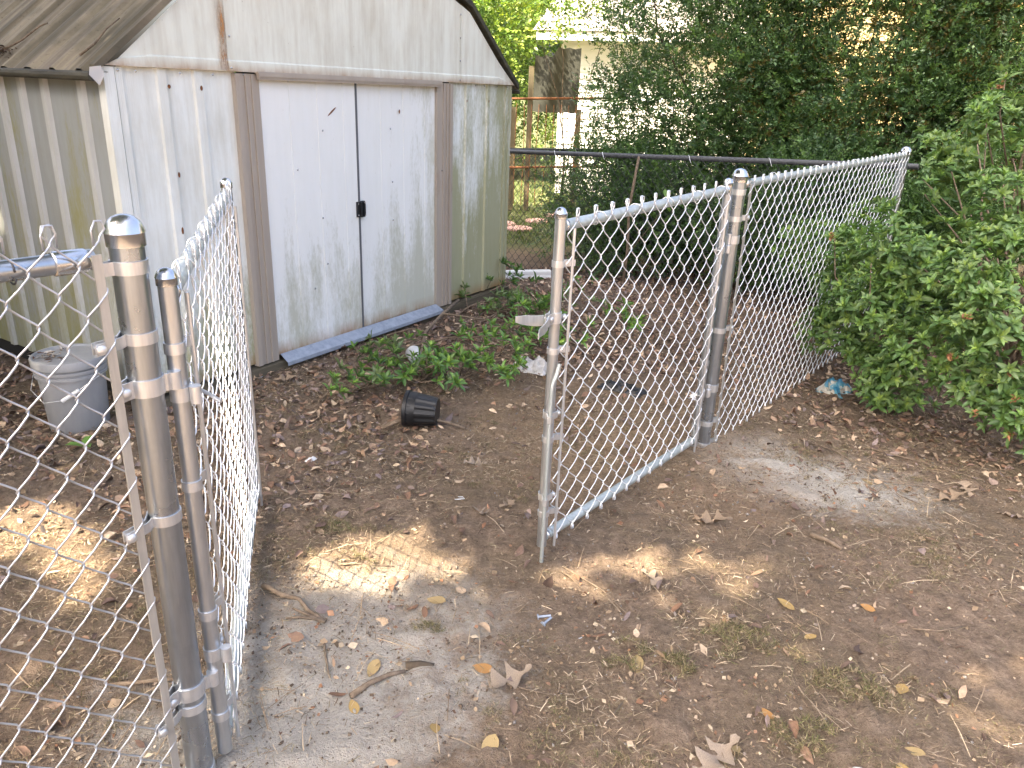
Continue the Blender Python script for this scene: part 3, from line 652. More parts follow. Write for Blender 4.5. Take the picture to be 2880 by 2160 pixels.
# ---- leafy bush on the fence (large leaf rosettes)
AZ = (3.05, 4.24)
bush = thing('leafy_bush', (*AZ, 0), 0, 'big bright green bush with leaf rosettes and withered brown blooms', 'bush')
rz_z = np.array([0, .12, .3, .6, .9, 1.15, 1.4, 1.58, 1.66]); rz_r = np.array([.98, 1.14, 1.26, 1.40, 1.36, 1.00, .82, .62, .3])
greens = [((.105, .20, .06), (.30, .44, .09)), ((.125, .225, .07), (.26, .40, .085)), ((.085, .17, .055), (.20, .33, .075)), ((.14, .235, .075), (.36, .48, .10)), ((.10, .18, .065), (.18, .28, .07)), ((.14, .22, .085), (.27, .38, .10))]  # tips painted brighter: fresh leaves plus the light on the top
greens = [(tuple(1.15 * q for q in a), tuple(.95 * q for q in b)) for a, b in greens]
wh = [whorl_arrays(9, .052, 100 + i, g_, t_) for i, (g_, t_) in enumerate(greens)]
wh_me = [big_mesh('leaf_cluster', v_, f_, M['leaf'], c_) for v_, f_, c_ in wh]
NC = 215
cth = rng.uniform(0, 2 * np.pi, NC); cz_ = rng.beta(1.15, 1.25, NC) * 1.46 + .06
crd = np.maximum(.1, np.interp(cz_, rz_z, rz_r) - .10 + vnoise(cth * 1.9 + 20, cz_ * 2.4) * .30 - np.abs(rng.normal(0, .13, NC)))
CL = np.stack([crd * np.cos(cth), crd * np.sin(cth), cz_], 1); crr = rng.uniform(.11, .24, NC)
kk = rng.integers(0, NC, 8600); d_ = rng.normal(size=(len(kk), 3)); d_ /= np.linalg.norm(d_, axis=1)[:, None]; outw = np.stack([np.cos(cth), np.sin(cth), .55 + 0 * cth], 1)[kk]
d_ = d_ + .75 * outw; d_ /= np.linalg.norm(d_, axis=1)[:, None]
PW = CL[kk] + d_ * (crr[kk] * rng.uniform(.55, 1.12, len(kk)))[:, None] * np.array([1.15, 1.15, .62])
NRM = d_ * .8 + np.array([0, 0, .75]) + rng.normal(0, .28, PW.shape)
lean = (PW[:, 0] + AZ[0]) - .54 * (.934 * (PW[:, 1] + AZ[1]) + .357 * (1.55 - PW[:, 2]))     # the shrub is pruned back along the fence line
kp = (PW[:, 2] < 1.02) | (lean > -.04 + .16 * vnoise(PW[:, 1] * 9, PW[:, 2] * 9)); PW, NRM = PW[kp], NRM[kp]; NW = len(PW)
# tall shoots rising out of the top
shoots = [(-.62, -.55, 1.56), (-.55, -.6, 1.28), (-.3, -.75, 1.5), (-.05, -.6, 1.62), (-.6, -.45, 1.3), (-.75, -.8, 1.15), (-.45, -.15, 1.74), (-.62, -.02, 1.73), (-.58, -.25, 1.50), (-.62, -.35, 1.62), (-.40, -.5, 1.55), (-.55, .2, 1.66), (-.5, -.12, 1.42), (-.2, -.3, 1.72), (-.55, -.7, 1.40), (.2, -.5, 1.7), (-1.42, -.25, .90), (-1.30, -.45, .82)]
fogl = np.where(PW[:, 2] > 0.03)[0]; PW = PW[fogl]; NRM = NRM[fogl]; NW = len(PW)
for sx, sy, sz in shoots:
    for k in range(4):
        PW = np.vstack([PW, [(sx + rng.normal(0, .018), sy + rng.normal(0, .018), sz - k * .035)]]); NRM = np.vstack([NRM, [(rng.normal(0, .35), rng.normal(0, .35), 1)]])
NW = len(PW)
view = np.array([0 - AZ[0], 0 - AZ[1], 1.55]); vd = PW - view; 
facing = -(PW[:, 0] * AZ[0] * -1 + PW[:, 1] * AZ[1] * -1) / math.hypot(*AZ)      # toward the yard side
outer = np.hypot(PW[:, 0], PW[:, 1]) - np.interp(PW[:, 2], rz_z, rz_r)
score = -(PW[:, 0] * AZ[0] + PW[:, 1] * AZ[1]) / math.hypot(*AZ) + outer * 1.3 - .35 * np.abs(PW[:, 0] + .6); score[-len(shoots) * 4:] += .6
order = np.argsort(-score); single = set(order[:280].tolist())
Vs, Fs, Cs = [], [], []; base = 0
for i in range(NW):
    k = int(rng.integers(0, 6)); sc_ = rng.uniform(.85, 1.32); mt = zframe(NRM[i], rng.uniform(0, 6.28))
    if i in single: obj('leaf_cluster', wh_me[k], bush, PW[i], mt.to_euler(), sc_)
    else:
        v_, f_, c_ = wh[k]; Vs.append(v_ @ np.array(mt).T * sc_ + PW[i]); Fs.append(f_ + base); Cs.append(c_); base += len(v_)
tag(obj('foliage', big_mesh('foliage', np.concatenate(Vs), np.concatenate(Fs), M['leaf'], np.concatenate(Cs)), bush), kind='stuff')
for k in range(34):
    a = rng.uniform(0, 6.28); h = rng.uniform(.5, 1.45); r1 = rng.uniform(.35, .95) * float(np.interp(h, rz_z, rz_r)); bx, by = rng.normal(0, .12, 2)
    p0 = np.array([bx, by, -.03]); p3 = np.array([r1 * math.cos(a), r1 * math.sin(a), h]); p1 = p0 + (p3 - p0) * .3 + [rng.normal(0, .06), rng.normal(0, .06), .12]; p2 = p0 + (p3 - p0) * .68 + [rng.normal(0, .07), rng.normal(0, .07), .06]
    MB().tube([p0, p1, p2, p3], [.011, .008, .006, .003], 6).build('stem', M['bark'], bush, smooth=True)
for sx, sy, sz in shoots: MB().tube([(sx * .8, sy * .8, sz - .45), (sx * .97, sy * .97, sz - .2), (sx, sy, sz)], [.005, .004, .0025], 5).build('stem', M['bark'], bush, smooth=True)
blm = []
for s_ in range(3):
    r_ = np.random.default_rng(60 + s_); n_ = 9; dd = r_.normal(size=(n_, 3)); dd[:, 2] = -np.abs(dd[:, 2]) * .6; ln = r_.uniform(.014, .03, n_)
    v_, f_, c_ = instance(LEAF_V, LEAF_T, r_.normal(0, .004, (n_, 3)), frames(dd, r_.normal(size=(n_, 3))), np.stack([ln * 1.3, ln, ln * 3], 1), np.array([(.42, .20, .10)] * n_) * r_.uniform(.6, 1.25, (n_, 1))); blm.append(big_mesh('spent_bloom', v_, f_, M['dry'], c_))
for i in order[20:20 + 22 * 7:7]: obj('spent_bloom', blm[i % 3], bush, PW[i] + NRM[i] / np.linalg.norm(NRM[i]) * .012, (rng.uniform(0, 6), rng.uniform(0, 6), 0), 1.1)

# ---- dark small-leaved shrubs behind the old fence
def spray_arrays(seed, n=13, ln=.13, leaf=.021):
    r_ = np.random.default_rng(seed); t = np.linspace(.1, 1, n); side = np.where(np.arange(n) % 2, 1, -1)
    P = np.stack([.012 * np.sin(t * 4 + seed), t * ln, .02 * t * t], 1); d = np.stack([side * .75 + r_.normal(0, .25, n), .6 + r_.normal(0, .25, n), r_.normal(.25, .35, n)], 1)
    S = np.repeat(leaf * r_.uniform(.7, 1.25, n)[:, None], 3, 1); return P, frames(d, r_.normal(0, .4, (n, 3)) + [0, 0, 1]), S
def cloud(P, D, seed, leafs, colors, tmpl=(KITE_V, KITE_F), n=13, ln=.13, leaf=.021, upv=(0, 0, 1)):
    r_ = np.random.default_rng(seed); N_ = len(P); sp = [spray_arrays(seed * 7 + i, n, ln, leaf) for i in range(6)]
    Fm = frames(D, np.tile(upv, (N_, 1)) + r_.normal(0, .5, (N_, 3))); out = []
    for i in range(6):
        id_ = np.arange(N_)[r_.integers(0, 6, N_) == i] if False else np.arange(N_)[np.arange(N_) % 6 == i]
        if len(id_) == 0: continue
        p, fr_, s = sp[i]; A = Fm[id_]; sc_ = r_.uniform(.7, 1.3, len(id_))
        PP = np.einsum('nij,mj->nmi', A, p) * sc_[:, None, None] + P[id_][:, None]; RR = np.einsum('nij,mjk->nmik', A, fr_); SS = s[None] * sc_[:, None, None]
        C = colors[r_.integers(0, len(colors), len(id_))][:, None, :] * r_.uniform(.65, 1.3, (len(id_), len(p), 1))
        out.append(instance(tmpl[0], tmpl[1], PP.reshape(-1, 3), RR.reshape(-1, 3, 3), SS.reshape(-1, 3), C.reshape(-1, 3)))
    b = 0; V, F_, C = [], [], []
    for v, f, c in out: V.append(v); F_.append(f + b); C.append(c); b += len(v)
    return np.concatenate(V), np.concatenate(F_), np.concatenate(C)
def shrub(name, ctr, rad, nclump, per, seed, cols, label, cat, trunks, clump_r=.30, leaf=.021, ln=.13, group=None, bark='dbark', shell=.55, keep=None, trunk_to=.9, mat='leaf', n=13):
    r_ = np.random.default_rng(seed); t = thing(name, (ctr[0], ctr[1], float(gz(ctr[0], ctr[1]))), 0, label, cat, group)
    u_ = r_.normal(size=(nclump, 3)); u_ /= np.linalg.norm(u_, axis=1)[:, None]; rr = shell + (1 - shell) * r_.random(nclump) ** .6
    CC = u_ * rr[:, None] * np.array(rad) + np.array([0, 0, ctr[2]])
    if keep is not None: CC = CC[keep(CC)]
    CC = CC[CC[:, 2] > .12]; nc = len(CC)
    cr_ = clump_r * r_.uniform(.6, 1.35, nc); k = r_.integers(0, nc, per * nc); off = r_.normal(size=(len(k), 3)); off /= np.linalg.norm(off, axis=1)[:, None]; off *= (r_.random(len(k)) ** .45)[:, None]
    P = CC[k] + off * cr_[k][:, None] * np.array([1.15, 1.15, .75]); D = off + .5 * (P - np.array([0, 0, ctr[2]])) / np.array(rad) + r_.normal(0, .35, P.shape) + np.array([0, 0, .15])
    ok = P[:, 2] > .05; P, D = P[ok], D[ok]
    v, f, c = cloud(P, D, seed, None, np.array(cols), leaf=leaf, ln=ln, n=n)
    tag(obj('crown', big_mesh('crown', v, f, M[mat], c), t), kind='stuff')
    for i in range(trunks):
        tip = CC[int(r_.integers(0, nc))]; b0 = np.array([r_.normal(0, .12), r_.normal(0, .12), -.06]); s = tip - b0
        mid = [b0 + s * q + np.array([r_.normal(0, .07), r_.normal(0, .07), .16 * math.sin(math.pi * q)]) * np.linalg.norm(s) * .4 for q in (.25, .5, .75)]
        MB().tube([b0] + mid + [tip], np.array([.030, .022, .016, .011, .004]) * r_.uniform(.6, 1.2) * max(1, rad[2] * .8) * trunk_to, 7).build('trunk', M[bark], t, smooth=True)
    return t
DK = [(.075, .145, .05), (.058, .115, .047), (.10, .185, .058), (.08, .15, .062), (.14, .245, .072)]
OL = DK + DK + [(.075, .085, .022), (.11, .09, .02)]
shrub('evergreen_shrub', (1.82, 7.75, 1.60), (1.15, .80, 1.75), 150, 82, 3, DK, 'dark small leaved evergreen shrub in front of the white house', 'shrub', 9, leaf=.028, shell=.35, trunk_to=.6)
shrub('evergreen_shrub', (3.10, 7.10, 1.80), (1.20, .80, 2.1), 260, 84, 4, OL, 'tall dark small leaved evergreen shrub above the corner of the dark fence', 'shrub', 10, leaf=.029, shell=.35, trunk_to=.6)
shrub('evergreen_shrub', (3.98, 6.75, 1.70), (.72, .6, 1.9), 70, 100, 5, OL, 'loose dark evergreen shrub with yellowing leaves against the yellow house', 'shrub', 8, leaf=.025, shell=.35, trunk_to=.6)
shrub('evergreen_shrub', (.80, 8.0, .62), (.55, .5, .80), 30, 64, 6, DK, 'low straggly evergreen shrub beside the lawn and rusty pen', 'shrub', 5, clump_r=.22, leaf=.024, trunk_to=.6)
shrub('evergreen_shrub', (1.35, 7.25, .55), (.75, .45, .62), 60, 80, 7, DK, 'low dark evergreen growth behind the dark fence at the sapling', 'shrub', 5, clump_r=.24, leaf=.025, shell=.2, trunk_to=.6)
shrub('evergreen_shrub', (2.35, 6.55, .60), (.75, .45, .65), 60, 80, 8, DK, 'low dark evergreen growth behind the dark fence and closed gate', 'shrub', 5, clump_r=.24, leaf=.025, shell=.2, trunk_to=.6)
shrub('evergreen_shrub', (3.35, 6.0, .55), (.7, .45, .65), 46, 80, 9, DK, 'low dark evergreen growth behind the far fence panel', 'shrub', 5, clump_r=.24, leaf=.025, shell=.2, trunk_to=.6)
# sapling with a few broad leaves by the dark fence
sp = thing('sapling', (.93, 6.62, -.05), 0, 'thin bare sapling stem standing at the dark fence rail', 'sapling')
MB().tube([(.0, .0, -.05), (.02, .01, .35), (.0, 0, .7), (.04, -.02, 1.13)], [.014, .013, .012, .011], 8).build('stem', M['bark'], sp, smooth=True)
MB().tube([(.01, 0, .30), (.22, -.06, .62), (.30, -.08, .82)], [.006, .004, .002], 6).build('stem', M['bark'], sp, smooth=True)
lfm = big_mesh('leaf', *(lambda q: (q[0], q[1], M['leaf'], q[2]))(instance(LEAF_V * np.array([1.5, 1, 1]), LEAF_T, np.zeros((1, 3)), np.eye(3)[None], np.ones((1, 3)), np.array([(.16, .30, .06)]))))
for dx, dz, rx, rzz in ((.28, .82, 60, 0), (.31, .78, 30, -60), (.26, .74, 40, 70), (.33, .70, 100, -40), (.22, .70, 120, 60), (.30, .62, 140, 10)): obj('leaf', lfm, sp, (dx, -.08, dz), (R(rx), 0, R(rzz)), .075)

# ------------------------------------------------------------------ background: houses, pen, trees
def siding(house, x0, x1, z0, z1, step, y, mat, name='plank'):
    pm = MB().add([(x0, -.022, 0), (x1, -.022, 0), (x1, -.004, step), (x0, -.004, step), (x0, 0, 0), (x1, 0, 0)], [(0, 1, 2, 3), (0, 4, 5, 1)]).data('plank', mat)
    z = z0
    while z < z1 - 1e-6: obj('plank', pm, house, (0, y, z)); z += step
mW = NT('white_siding'); nn = mW.noise(6, 3, .6, mW.coord()); mW.base(mW.ramp(nn, [(.3, (.70, .71, .68)), (.7, (.78, .78, .75))]), .6); M['wsid'] = mW.m
mY = NT('yellow_siding'); nn = mY.noise(5, 3, .6, mY.coord()); mY.base(mY.ramp(nn, [(.3, (.56, .44, .20)), (.7, (.66, .53, .26))]), .6); M['ysid'] = mY.m
mB = NT('brown_brick'); nn = mB.noise(14, 4, .7, mB.coord()); oi = mB.n('ObjectInfo'); mB.base(mB.mix(mB.math('MULTIPLY', oi.outputs['Random'], .6), mB.ramp(nn, [(.3, (.10, .055, .04)), (.7, (.19, .10, .07))]), (.12, .085, .07)), .9); M['brick'] = mB.m
mR = NT('grey_shingle'); nn = mR.noise(20, 4, .7, mR.coord()); mR.base(mR.ramp(nn, [(.3, (.18, .17, .16)), (.7, (.34, .32, .30))]), .9); M['shingle'] = mR.m
h1 = thing('white_house', (.62, 14.0, 0), R(-16), 'white house with horizontal siding seen behind the dark shrub', 'house')
MB().box(0, 7.0, .0, 6, -.3, 2.45).build('wall', M['wsid'], h1)
siding(h1, -.01, 7.01, .20, 2.20, .105, -.006, M['wsid'])
MB().box(-.35, 7.3, -.42, -.36, 2.34, 2.50).build('fascia', M['wsid'], h1)
MB().box(-.34, 7.3, -.355, -.03, 2.40, 2.44).build('soffit', M['wsid'], h1)
MB().add([(-.4, -.45, 2.48), (7.4, -.45, 2.48), (7.4, 3.0, 4.1), (-.4, 3.0, 4.1), (7.4, 6.4, 2.48), (-.4, 6.4, 2.48)], [(0, 1, 2, 3), (3, 2, 4, 5)]).build('roof', M['shingle'], h1)
MB().box(-.012, .07, -.034, -.02, .15, 2.3).build('corner_board', M['wsid'], h1)
h2 = thing('yellow_house', (3.1, 9.4, 0), R(-8), 'yellow house with wide siding above a brown brick foundation', 'house')
MB().box(0, 7.5, .04, 5, -.4, 4.6).build('wall', M['ysid'], h2)
siding(h2, -.01, 7.5, 1.16, 4.5, .175, .036, M['ysid'])
MB().box(-.01, 7.5, -.05, .03, -.4, 1.15).build('foundation', NT('mortar').base((.17, .15, .13), .95).m, h2)
bk = MB().box(0, .195, -.012, .01, 0, .057).data('brick', M['brick'])
for i in range(9):
    for j in range(17): obj('brick', bk, h2, (.15 + j * .205 + (.1 if i % 2 else 0), -.052, 1.09 - i * .067))
MB().add([(-.4, -.5, 4.5), (7.9, -.5, 4.5), (7.9, 2.5, 6), (-.4, 2.5, 6)], [(0, 1, 2, 3)]).build('roof', M['shingle'], h2)
# rusty wire pen by the white house
pen = thing('garden_pen', (-1.15, 11.6, -.12), R(3), 'rusty wire garden pen on wooden posts beside the white house', 'pen')
pw = NT('pen_post_wood'); nn = pw.noise(20, 4, .6, pw.coord((1, 1, .2))); pw.base(pw.ramp(nn, [(.3, (.09, .075, .045)), (.7, (.17, .14, .08))]), .9)  # brown wood with streaks along the post
for xx in (.15, 1.02, 1.25, 1.95): MB().box(xx - .035, xx + .035, -.035, .035, 0, 1.45 if xx != 1.25 else 2.0).build('post', pw.m, pen)
for z_ in (.62, 1.56): MB().tube([(-.3, -.06, z_ - .02), (1, -.06, z_), (2.4, -.06, z_ + .06)], .016, 8).build('rail', M['rust'], pen, smooth=True)
for i in range(24): MB().tube([(-.2 + i * .105, -.07, .1), (-.2 + i * .105 + float(vnoise(i, 3.)) * .05, -.07, .8), (-.2 + i * .105, -.07, 1.5)], .0045, 4).build('wire', M['rust'], pen)
tp = thing('dark_tarp', (.15, 12.3, .0), R(8), 'dark brown tarp hanging beside the white house corner', 'tarp')
V = []; 
for j in range(7):
    for i in range(9): V.append((i * .085, .03 * math.sin(i * 1.3 + j * .4), 2.05 - j * .13 - .02 * (i % 2) + (.12 if (j == 0 and i > 3) else 0)))
F = [(j * 9 + i, j * 9 + i + 1, j * 9 + i + 10, j * 9 + i + 9) for j in range(6) for i in range(8)]
o = obj('sheet', mesh('sheet', V, F, NT('tarp_cloth').base((.028, .030, .022), .8).m, True), tp)
for i, (x, y) in enumerate([(-.2, 10.3), (.02, 9.95), (.26, 10.65), (.55, 11.2), (-.45, 10.0)]):
    b_ = MB(); b_.lathe([(.02, .03), (.15, .03), (.17, .02), (.17, 0), (.165, -.02)], 9); o = b_.build('stepping_stone', NT('pink_paver').base((.48, .30, .26), .9).m if i == 0 else bpy.data.materials['pink_paver']); o.location = (x, y, float(gz(x, y)) + .005); o.rotation_euler = (0, 0, i)
    tag(o, 'flat pink stepping stone set in the sunlit lawn', 'paver', 'stepping stones in the lawn')
YG = [(.16, .26, .04), (.20, .30, .05), (.12, .22, .04), (.26, .33, .06), (.10, .19, .04)]
FG = [(.07, .13, .035), (.10, .17, .04), (.05, .10, .03), (.13, .20, .05)]
shrub('broadleaf_tree', (-1.6, 15.6, 3.4), (2.6, 1.2, 2.3), 80, 46, 21, YG, 'sunlit yellow green tree hanging over the white house corner', 'tree', 6, clump_r=.55, leaf=.085, ln=.34, shell=.2, n=9, trunk_to=.8, keep=lambda c: c[:, 2] > 1.3)
shrub('broadleaf_tree', (.75, 11.6, 3.15), (1.3, .5, .75), 26, 26, 22, YG, 'yellow green tree reaching over the white house eave', 'tree', 4, clump_r=.32, leaf=.06, ln=.26, shell=.3, n=9, trunk_to=.35, keep=lambda c: c[:, 2] > 2.2)
shrub('broadleaf_tree', (-3.6, 19.5, 3.4), (4.2, 1.6, 3.6), 130, 46, 23, FG + YG, 'green tree far behind the rusty pen', 'tree', 8, clump_r=.8, leaf=.10, ln=.45, shell=.2, n=9)
shrub('broadleaf_tree', (3.4, 22.5, 4.2), (5.0, 1.8, 4.2), 120, 44, 24, FG, 'green tree rising behind the white house roof', 'tree', 8, clump_r=.9, leaf=.12, ln=.5, shell=.2, n=9)
shrub('low_shrub', (-1.2, 15.8, .6), (2.0, .7, .9), 34, 44, 25, FG + YG, 'low green shrubs growing under the trees past the pen', 'shrub', 4, clump_r=.4, leaf=.06, ln=.3, shell=.2, n=9)

# ---- shade trees that stand left of the yard and behind the camera: their crowns shade it
DAP = [(-.42, 2.27, .27, .15, .15, 1), (-.20, 2.22, .10, .08, .1, .8), (.34, 2.24, .18, .06, .1, .93), (.78, 2.36, .26, .09, .1, .9), (.95, 2.08, .10, .10, .2, .7), (1.52, 1.66, .20, .18, .0, .8), (-1.72, 2.32, .33, .13, .2, 1), (-1.30, 2.16, .15, .08, .1, .9), (1.38, 3.55, .08, .04, 0, .8), (.30, 5.2, .10, .05, 0, .8), (.72, 1.88, .10, .07, .3, .6)]
def in_dapple(P):
    t = P[:, 2] / SUN.z; g = P[:, :2] - np.outer(t, np.array([SUN.x, SUN.y])); bad = np.zeros(len(P), bool)
    pick = np.random.default_rng(len(P)).random(len(P))
    for x, y, rx, ry, an, op in DAP:
        ca, sa_ = math.cos(an), math.sin(an); dx, dy = g[:, 0] - x, g[:, 1] - y
        a = (dx * ca + dy * sa_) / (rx + .12); b = (dy * ca - dx * sa_) / (ry + .12); bad |= (a * a + b * b < 1) & (pick < op)
    return bad
def shade_tree(name, base, ctr, rad, n, seed, label):
    r_ = np.random.default_rng(seed); t = thing(name, (*base, 0), 0, label, 'tree')
    P = r_.normal(size=(n, 3)); P /= np.linalg.norm(P, axis=1)[:, None]; P *= (r_.random(n) ** .38)[:, None]; P = P * np.array(rad) + np.array(ctr)
    P = P[~in_dapple(P)]; n = len(P)
    v, f, c = instance(KITE_V * np.array([1.3, 1, 1]), KITE_F, P, frames(r_.normal(size=(n, 3)) * [1, 1, .5], r_.normal(size=(n, 3)) * .8 + [0, 0, 1]), np.repeat(r_.uniform(.16, .27, n)[:, None], 3, 1), np.array(FG)[r_.integers(0, 4, n)])
    v = v - np.array([base[0], base[1], 0]); tag(obj('crown', big_mesh('crown', v, f, M['leaf'], c), t), kind='stuff')
    c0 = np.array(ctr) - np.array([base[0], base[1], 0])
    MB().tube([(0, 0, -.1), (.05, .02, 2), (.0, .1, 4), tuple(c0 * .5 + np.array([0, 0, ctr[2] * .35]))], [.24, .19, .15, .09], 12).build('trunk', M['dbark'], t, smooth=True)
    for i in range(7):
        tip = c0 + r_.normal(size=3) * np.array(rad) * .45; MB().tube([(0, .05, 3.2 + .2 * i), tuple(np.array([0, 0, 4.4]) * .5 + tip * .5), tuple(tip)], [.09, .06, .02], 7).build('limb', M['dbark'], t, smooth=True)
shade_tree('shade_tree', (-6.2, .2), (-4.2, 2.6, 7.2), (4.9, 4.6, 1.9), 26000, 31, 'tall leafy tree left of the yard shading the gate')
shade_tree('shade_tree', (-5.6, -3.2), (-2.6, -1.2, 7.6), (3.6, 2.6, 1.5), 9000, 32, 'leafy tree behind the fence corner shading the foreground dirt')
shade_tree('shade_tree', (-7.4, 9.0), (-3.2, 6.9, 7.6), (3.0, 2.2, 1.2), 4200, 34, 'unseen leafy tree added beyond the shed to dapple the lawn')  # unseen tree added so its crown shades the lawn
shade_tree('shade_tree', (-6.8, 6.2), (-3.2, 3.6, 8.2), (3.6, 2.4, 1.6), 10000, 33, 'leafy tree beyond the shed shading its roof')

shrub('added_shade_hedge', (-5.3, .6, 1.5), (.9, 4.2, 2.3), 170, 40, 41, FG, 'unseen tall green hedge added left of the yard to block light', 'hedge', 6, clump_r=.55, leaf=.10, ln=.42, shell=.3, n=9)  # unseen hedge added to darken the shed side and post reflections
# ------------------------------------------------------------------ bucket, pot and small things
bk_ = thing('bucket', (-2.03, 3.30, float(gz(-2.03, 3.30)) - .004), R(20), 'grey plastic bucket with debris on its lid beside the shed wall', 'bucket')
MB().lathe([(.002, .0), (.122, .0), (.126, .006), (.140, .275), (.140, .276)], 36).build('body', M['bucket'], bk_, angle=40)
MB().lathe([(.140, .262), (.150, .264), (.150, .276), (.141, .279), (.141, .288), (.151, .290), (.151, .303), (.142, .306), (.142, .318)], 36).build('rim_rings', M['bucket'], bk_, angle=40)
MB().lathe([(.144, .312), (.156, .314), (.158, .345), (.154, .352), (.147, .352), (.143, .342), (.10, .340), (.001, .339)], 36).build('lid', M['lid'], bk_, angle=40)
hdl = MB().tube([(-.150, -.02, .268), (-.158, -.07, .215), (-.10, -.145, .175), (-.01, -.170, .190)], .0022, 6).tube([(.05, -.165, .23), (.13, -.09, .27), (.150, -.02, .268)], .0022, 6).build('bail', M['strap'], bk_, smooth=True)
MB().tube([(-.022, -.170, .186), (.052, -.165, .232)], .0095, 10).build('grip', M['white'], hdl, angle=40)
deb = []
n_ = 46; P = np.stack([rng.normal(-.06, .04, n_), rng.normal(-.04, .04, n_), .346 + rng.random(n_) * .012], 1)
v, f, c = instance(LEAF_V, LEAF_T, P, frames(rng.normal(size=(n_, 3)) * [1, 1, .15], rng.normal(0, .3, (n_, 3)) + [0, 0, 1]), np.stack([rng.uniform(.01, .03, n_)] * 3, 1) * [1, 1.6, 1], np.array([(.10, .05, .03), (.28, .2, .13), (.55, .5, .44)])[rng.integers(0, 3, n_)])
tag(obj('leaf_debris', big_mesh('leaf_debris', v, f, M['dry'], c)), 'clump of dead leaf bits lying on the bucket lid', 'debris', kind='stuff').matrix_world = Matrix.Translation(bk_.location)

def at(x, y, dz=0): return (x, y, float(gz(x, y)) + dz)
pot = thing('nursery_pot', at(-.43, 3.44, .085), R(-6), 'black ribbed plastic nursery pot lying on its side', 'pot')
prf = [(.060, 0), (.066, .004)]; n_ = 48; V = []; F = []
rows = [(.066, .0), (.068, .01), (.083, .135), (.085, .142)]
for r_, z_ in rows:
    for j in range(n_): V.append(((r_ + (.0022 * (1 if j % 4 < 2 else -1) if 0 < z_ < .14 else 0)) * math.cos(2 * math.pi * j / n_), (r_ + (.0022 * (1 if j % 4 < 2 else -1) if 0 < z_ < .14 else 0)) * math.sin(2 * math.pi * j / n_), z_))
for i in range(len(rows) - 1):
    for j in range(n_): k = (j + 1) % n_; F.append((i * n_ + j, i * n_ + k, (i + 1) * n_ + k, (i + 1) * n_ + j))
F.append(tuple(range(n_ - 1, -1, -1)))
pb = obj('body', mesh('body', V, F, M['black']), pot); pb.rotation_euler = (0, R(-88), 0); pb.location = (.075, 0, 0)
pr_ = MB().lathe([(.085, .140), (.091, .141), (.091, .158), (.086, .160), (.084, .150), (.083, .10)], 40).build('rim', M['black'], pot, angle=40); pr_.rotation_euler = (0, R(-88), 0); pr_.location = (.075, 0, 0)

# sticks: (points, radius, label)
def stick(name, pts, r, label, forks=(), mat='bark', cat='stick', group=None):
    P = [(x, y, float(gz(x, y)) + dz) for x, y, dz in pts]; o0 = P[0]
    rel = [(p[0] - o0[0], p[1] - o0[1], p[2] - o0[2]) for p in P]; b_ = MB().tube(rel, np.linspace(r, r * .55, len(rel)), 8)
    for fk_ in forks:
        Q = [(x - o0[0], y - o0[1], float(gz(x, y)) + dz - o0[2]) for x, y, dz in fk_]; b_.tube(Q, np.linspace(r * .6, r * .35, len(Q)), 6)
    o = b_.build(name, M[mat], None, smooth=True); o.location = o0; return tag(o, label, cat, group)
stick('stick', [(-.78, 2.085, .013), (-.71, 2.04, .014), (-.645, 2.02, .013), (-.60, 1.965, .012), (-.54, 1.925, .008)], .0095, 'pale forked stick lying in the cement dust by the open gate', [[(-.56, 1.93, .01), (-.62, 1.935, .012), (-.66, 1.925, .012)], [(-.54, 1.92, .01), (-.62, 1.955, .014), (-.65, 1.965, .02)]])
stick('stick', [(-.40, 1.63, .01), (-.36, 1.68, .012), (-.31, 1.72, .012), (-.27, 1.74, .008)], .009, 'short pale stick beside a yellow leaf in the dirt')
stick('stick', [(-.27, 1.755, .012), (-.23, 1.765, .014), (-.19, 1.765, .01)], .013, 'stubby dark broken stick with a pale cut end', mat='dbark')
stick('stick', [(-.62, 3.37, .02), (-.54, 3.40, .045), (-.46, 3.44, .05), (-.30, 3.44, .03), (-.22, 3.42, .012)], .012, 'rusty brown stick poking through the nursery pot', mat='bark')
stick('twig', [(.34, 1.66, .004), (.27, 1.56, .005), (.26, 1.47, .005), (.30, 1.38, .004), (.38, 1.31, .004)], .0028, 'long curved thin twig across the bare dirt')
stick('twig', [(.02, 1.71, .006), (.08, 1.69, .006), (.16, 1.675, .004)], .0028, 'thin dark twig beside the pale oak leaf')
stick('twig', [(1.42, 3.42, .01), (1.52, 3.25, .03), (1.60, 3.06, .02), (1.66, 2.88, .008)], .004, 'long dry twig lying from the bush across the cement dust', [[(1.66, 2.88, .01), (1.72, 2.80, .01)]])
stick('twig', [(1.70, 3.38, .01), (1.90, 3.22, .02), (2.12, 3.08, .01)], .0045, 'straight brown twig in the leaf litter below the bush')
stick('twig', [(1.55, 3.02, .01), (1.75, 2.98, .02), (1.95, 2.95, .01)], .003, 'thin yellowish twig in front of the bush')
stick('twig', [(-.62, 2.22, .004), (-.52, 2.235, .006), (-.38, 2.235, .004)], .0035, 'straight twig at the edge of the sun patch')
stick('twig', [(-.52, 1.83, .006), (-.50, 1.77, .006), (-.475, 1.70, .004)], .004, 'short dark twig standing in grey dust')
stick('stick', [(-1.05, 1.63, .01), (-.9, 1.655, .012), (-.75, 1.665, .01)], .007, 'brown stick on the ground behind the fence wires')
stick('twig', [(.20, 2.28, .005), (.33, 2.15, .008), (.41, 2.02, .004)], .0035, 'thin bent twig below the drop rod')
stick('stick', [(.48, 1.23, .008), (.49, 1.30, .010), (.52, 1.36, .008)], .006, 'short knobbly stick among scattered leaves')
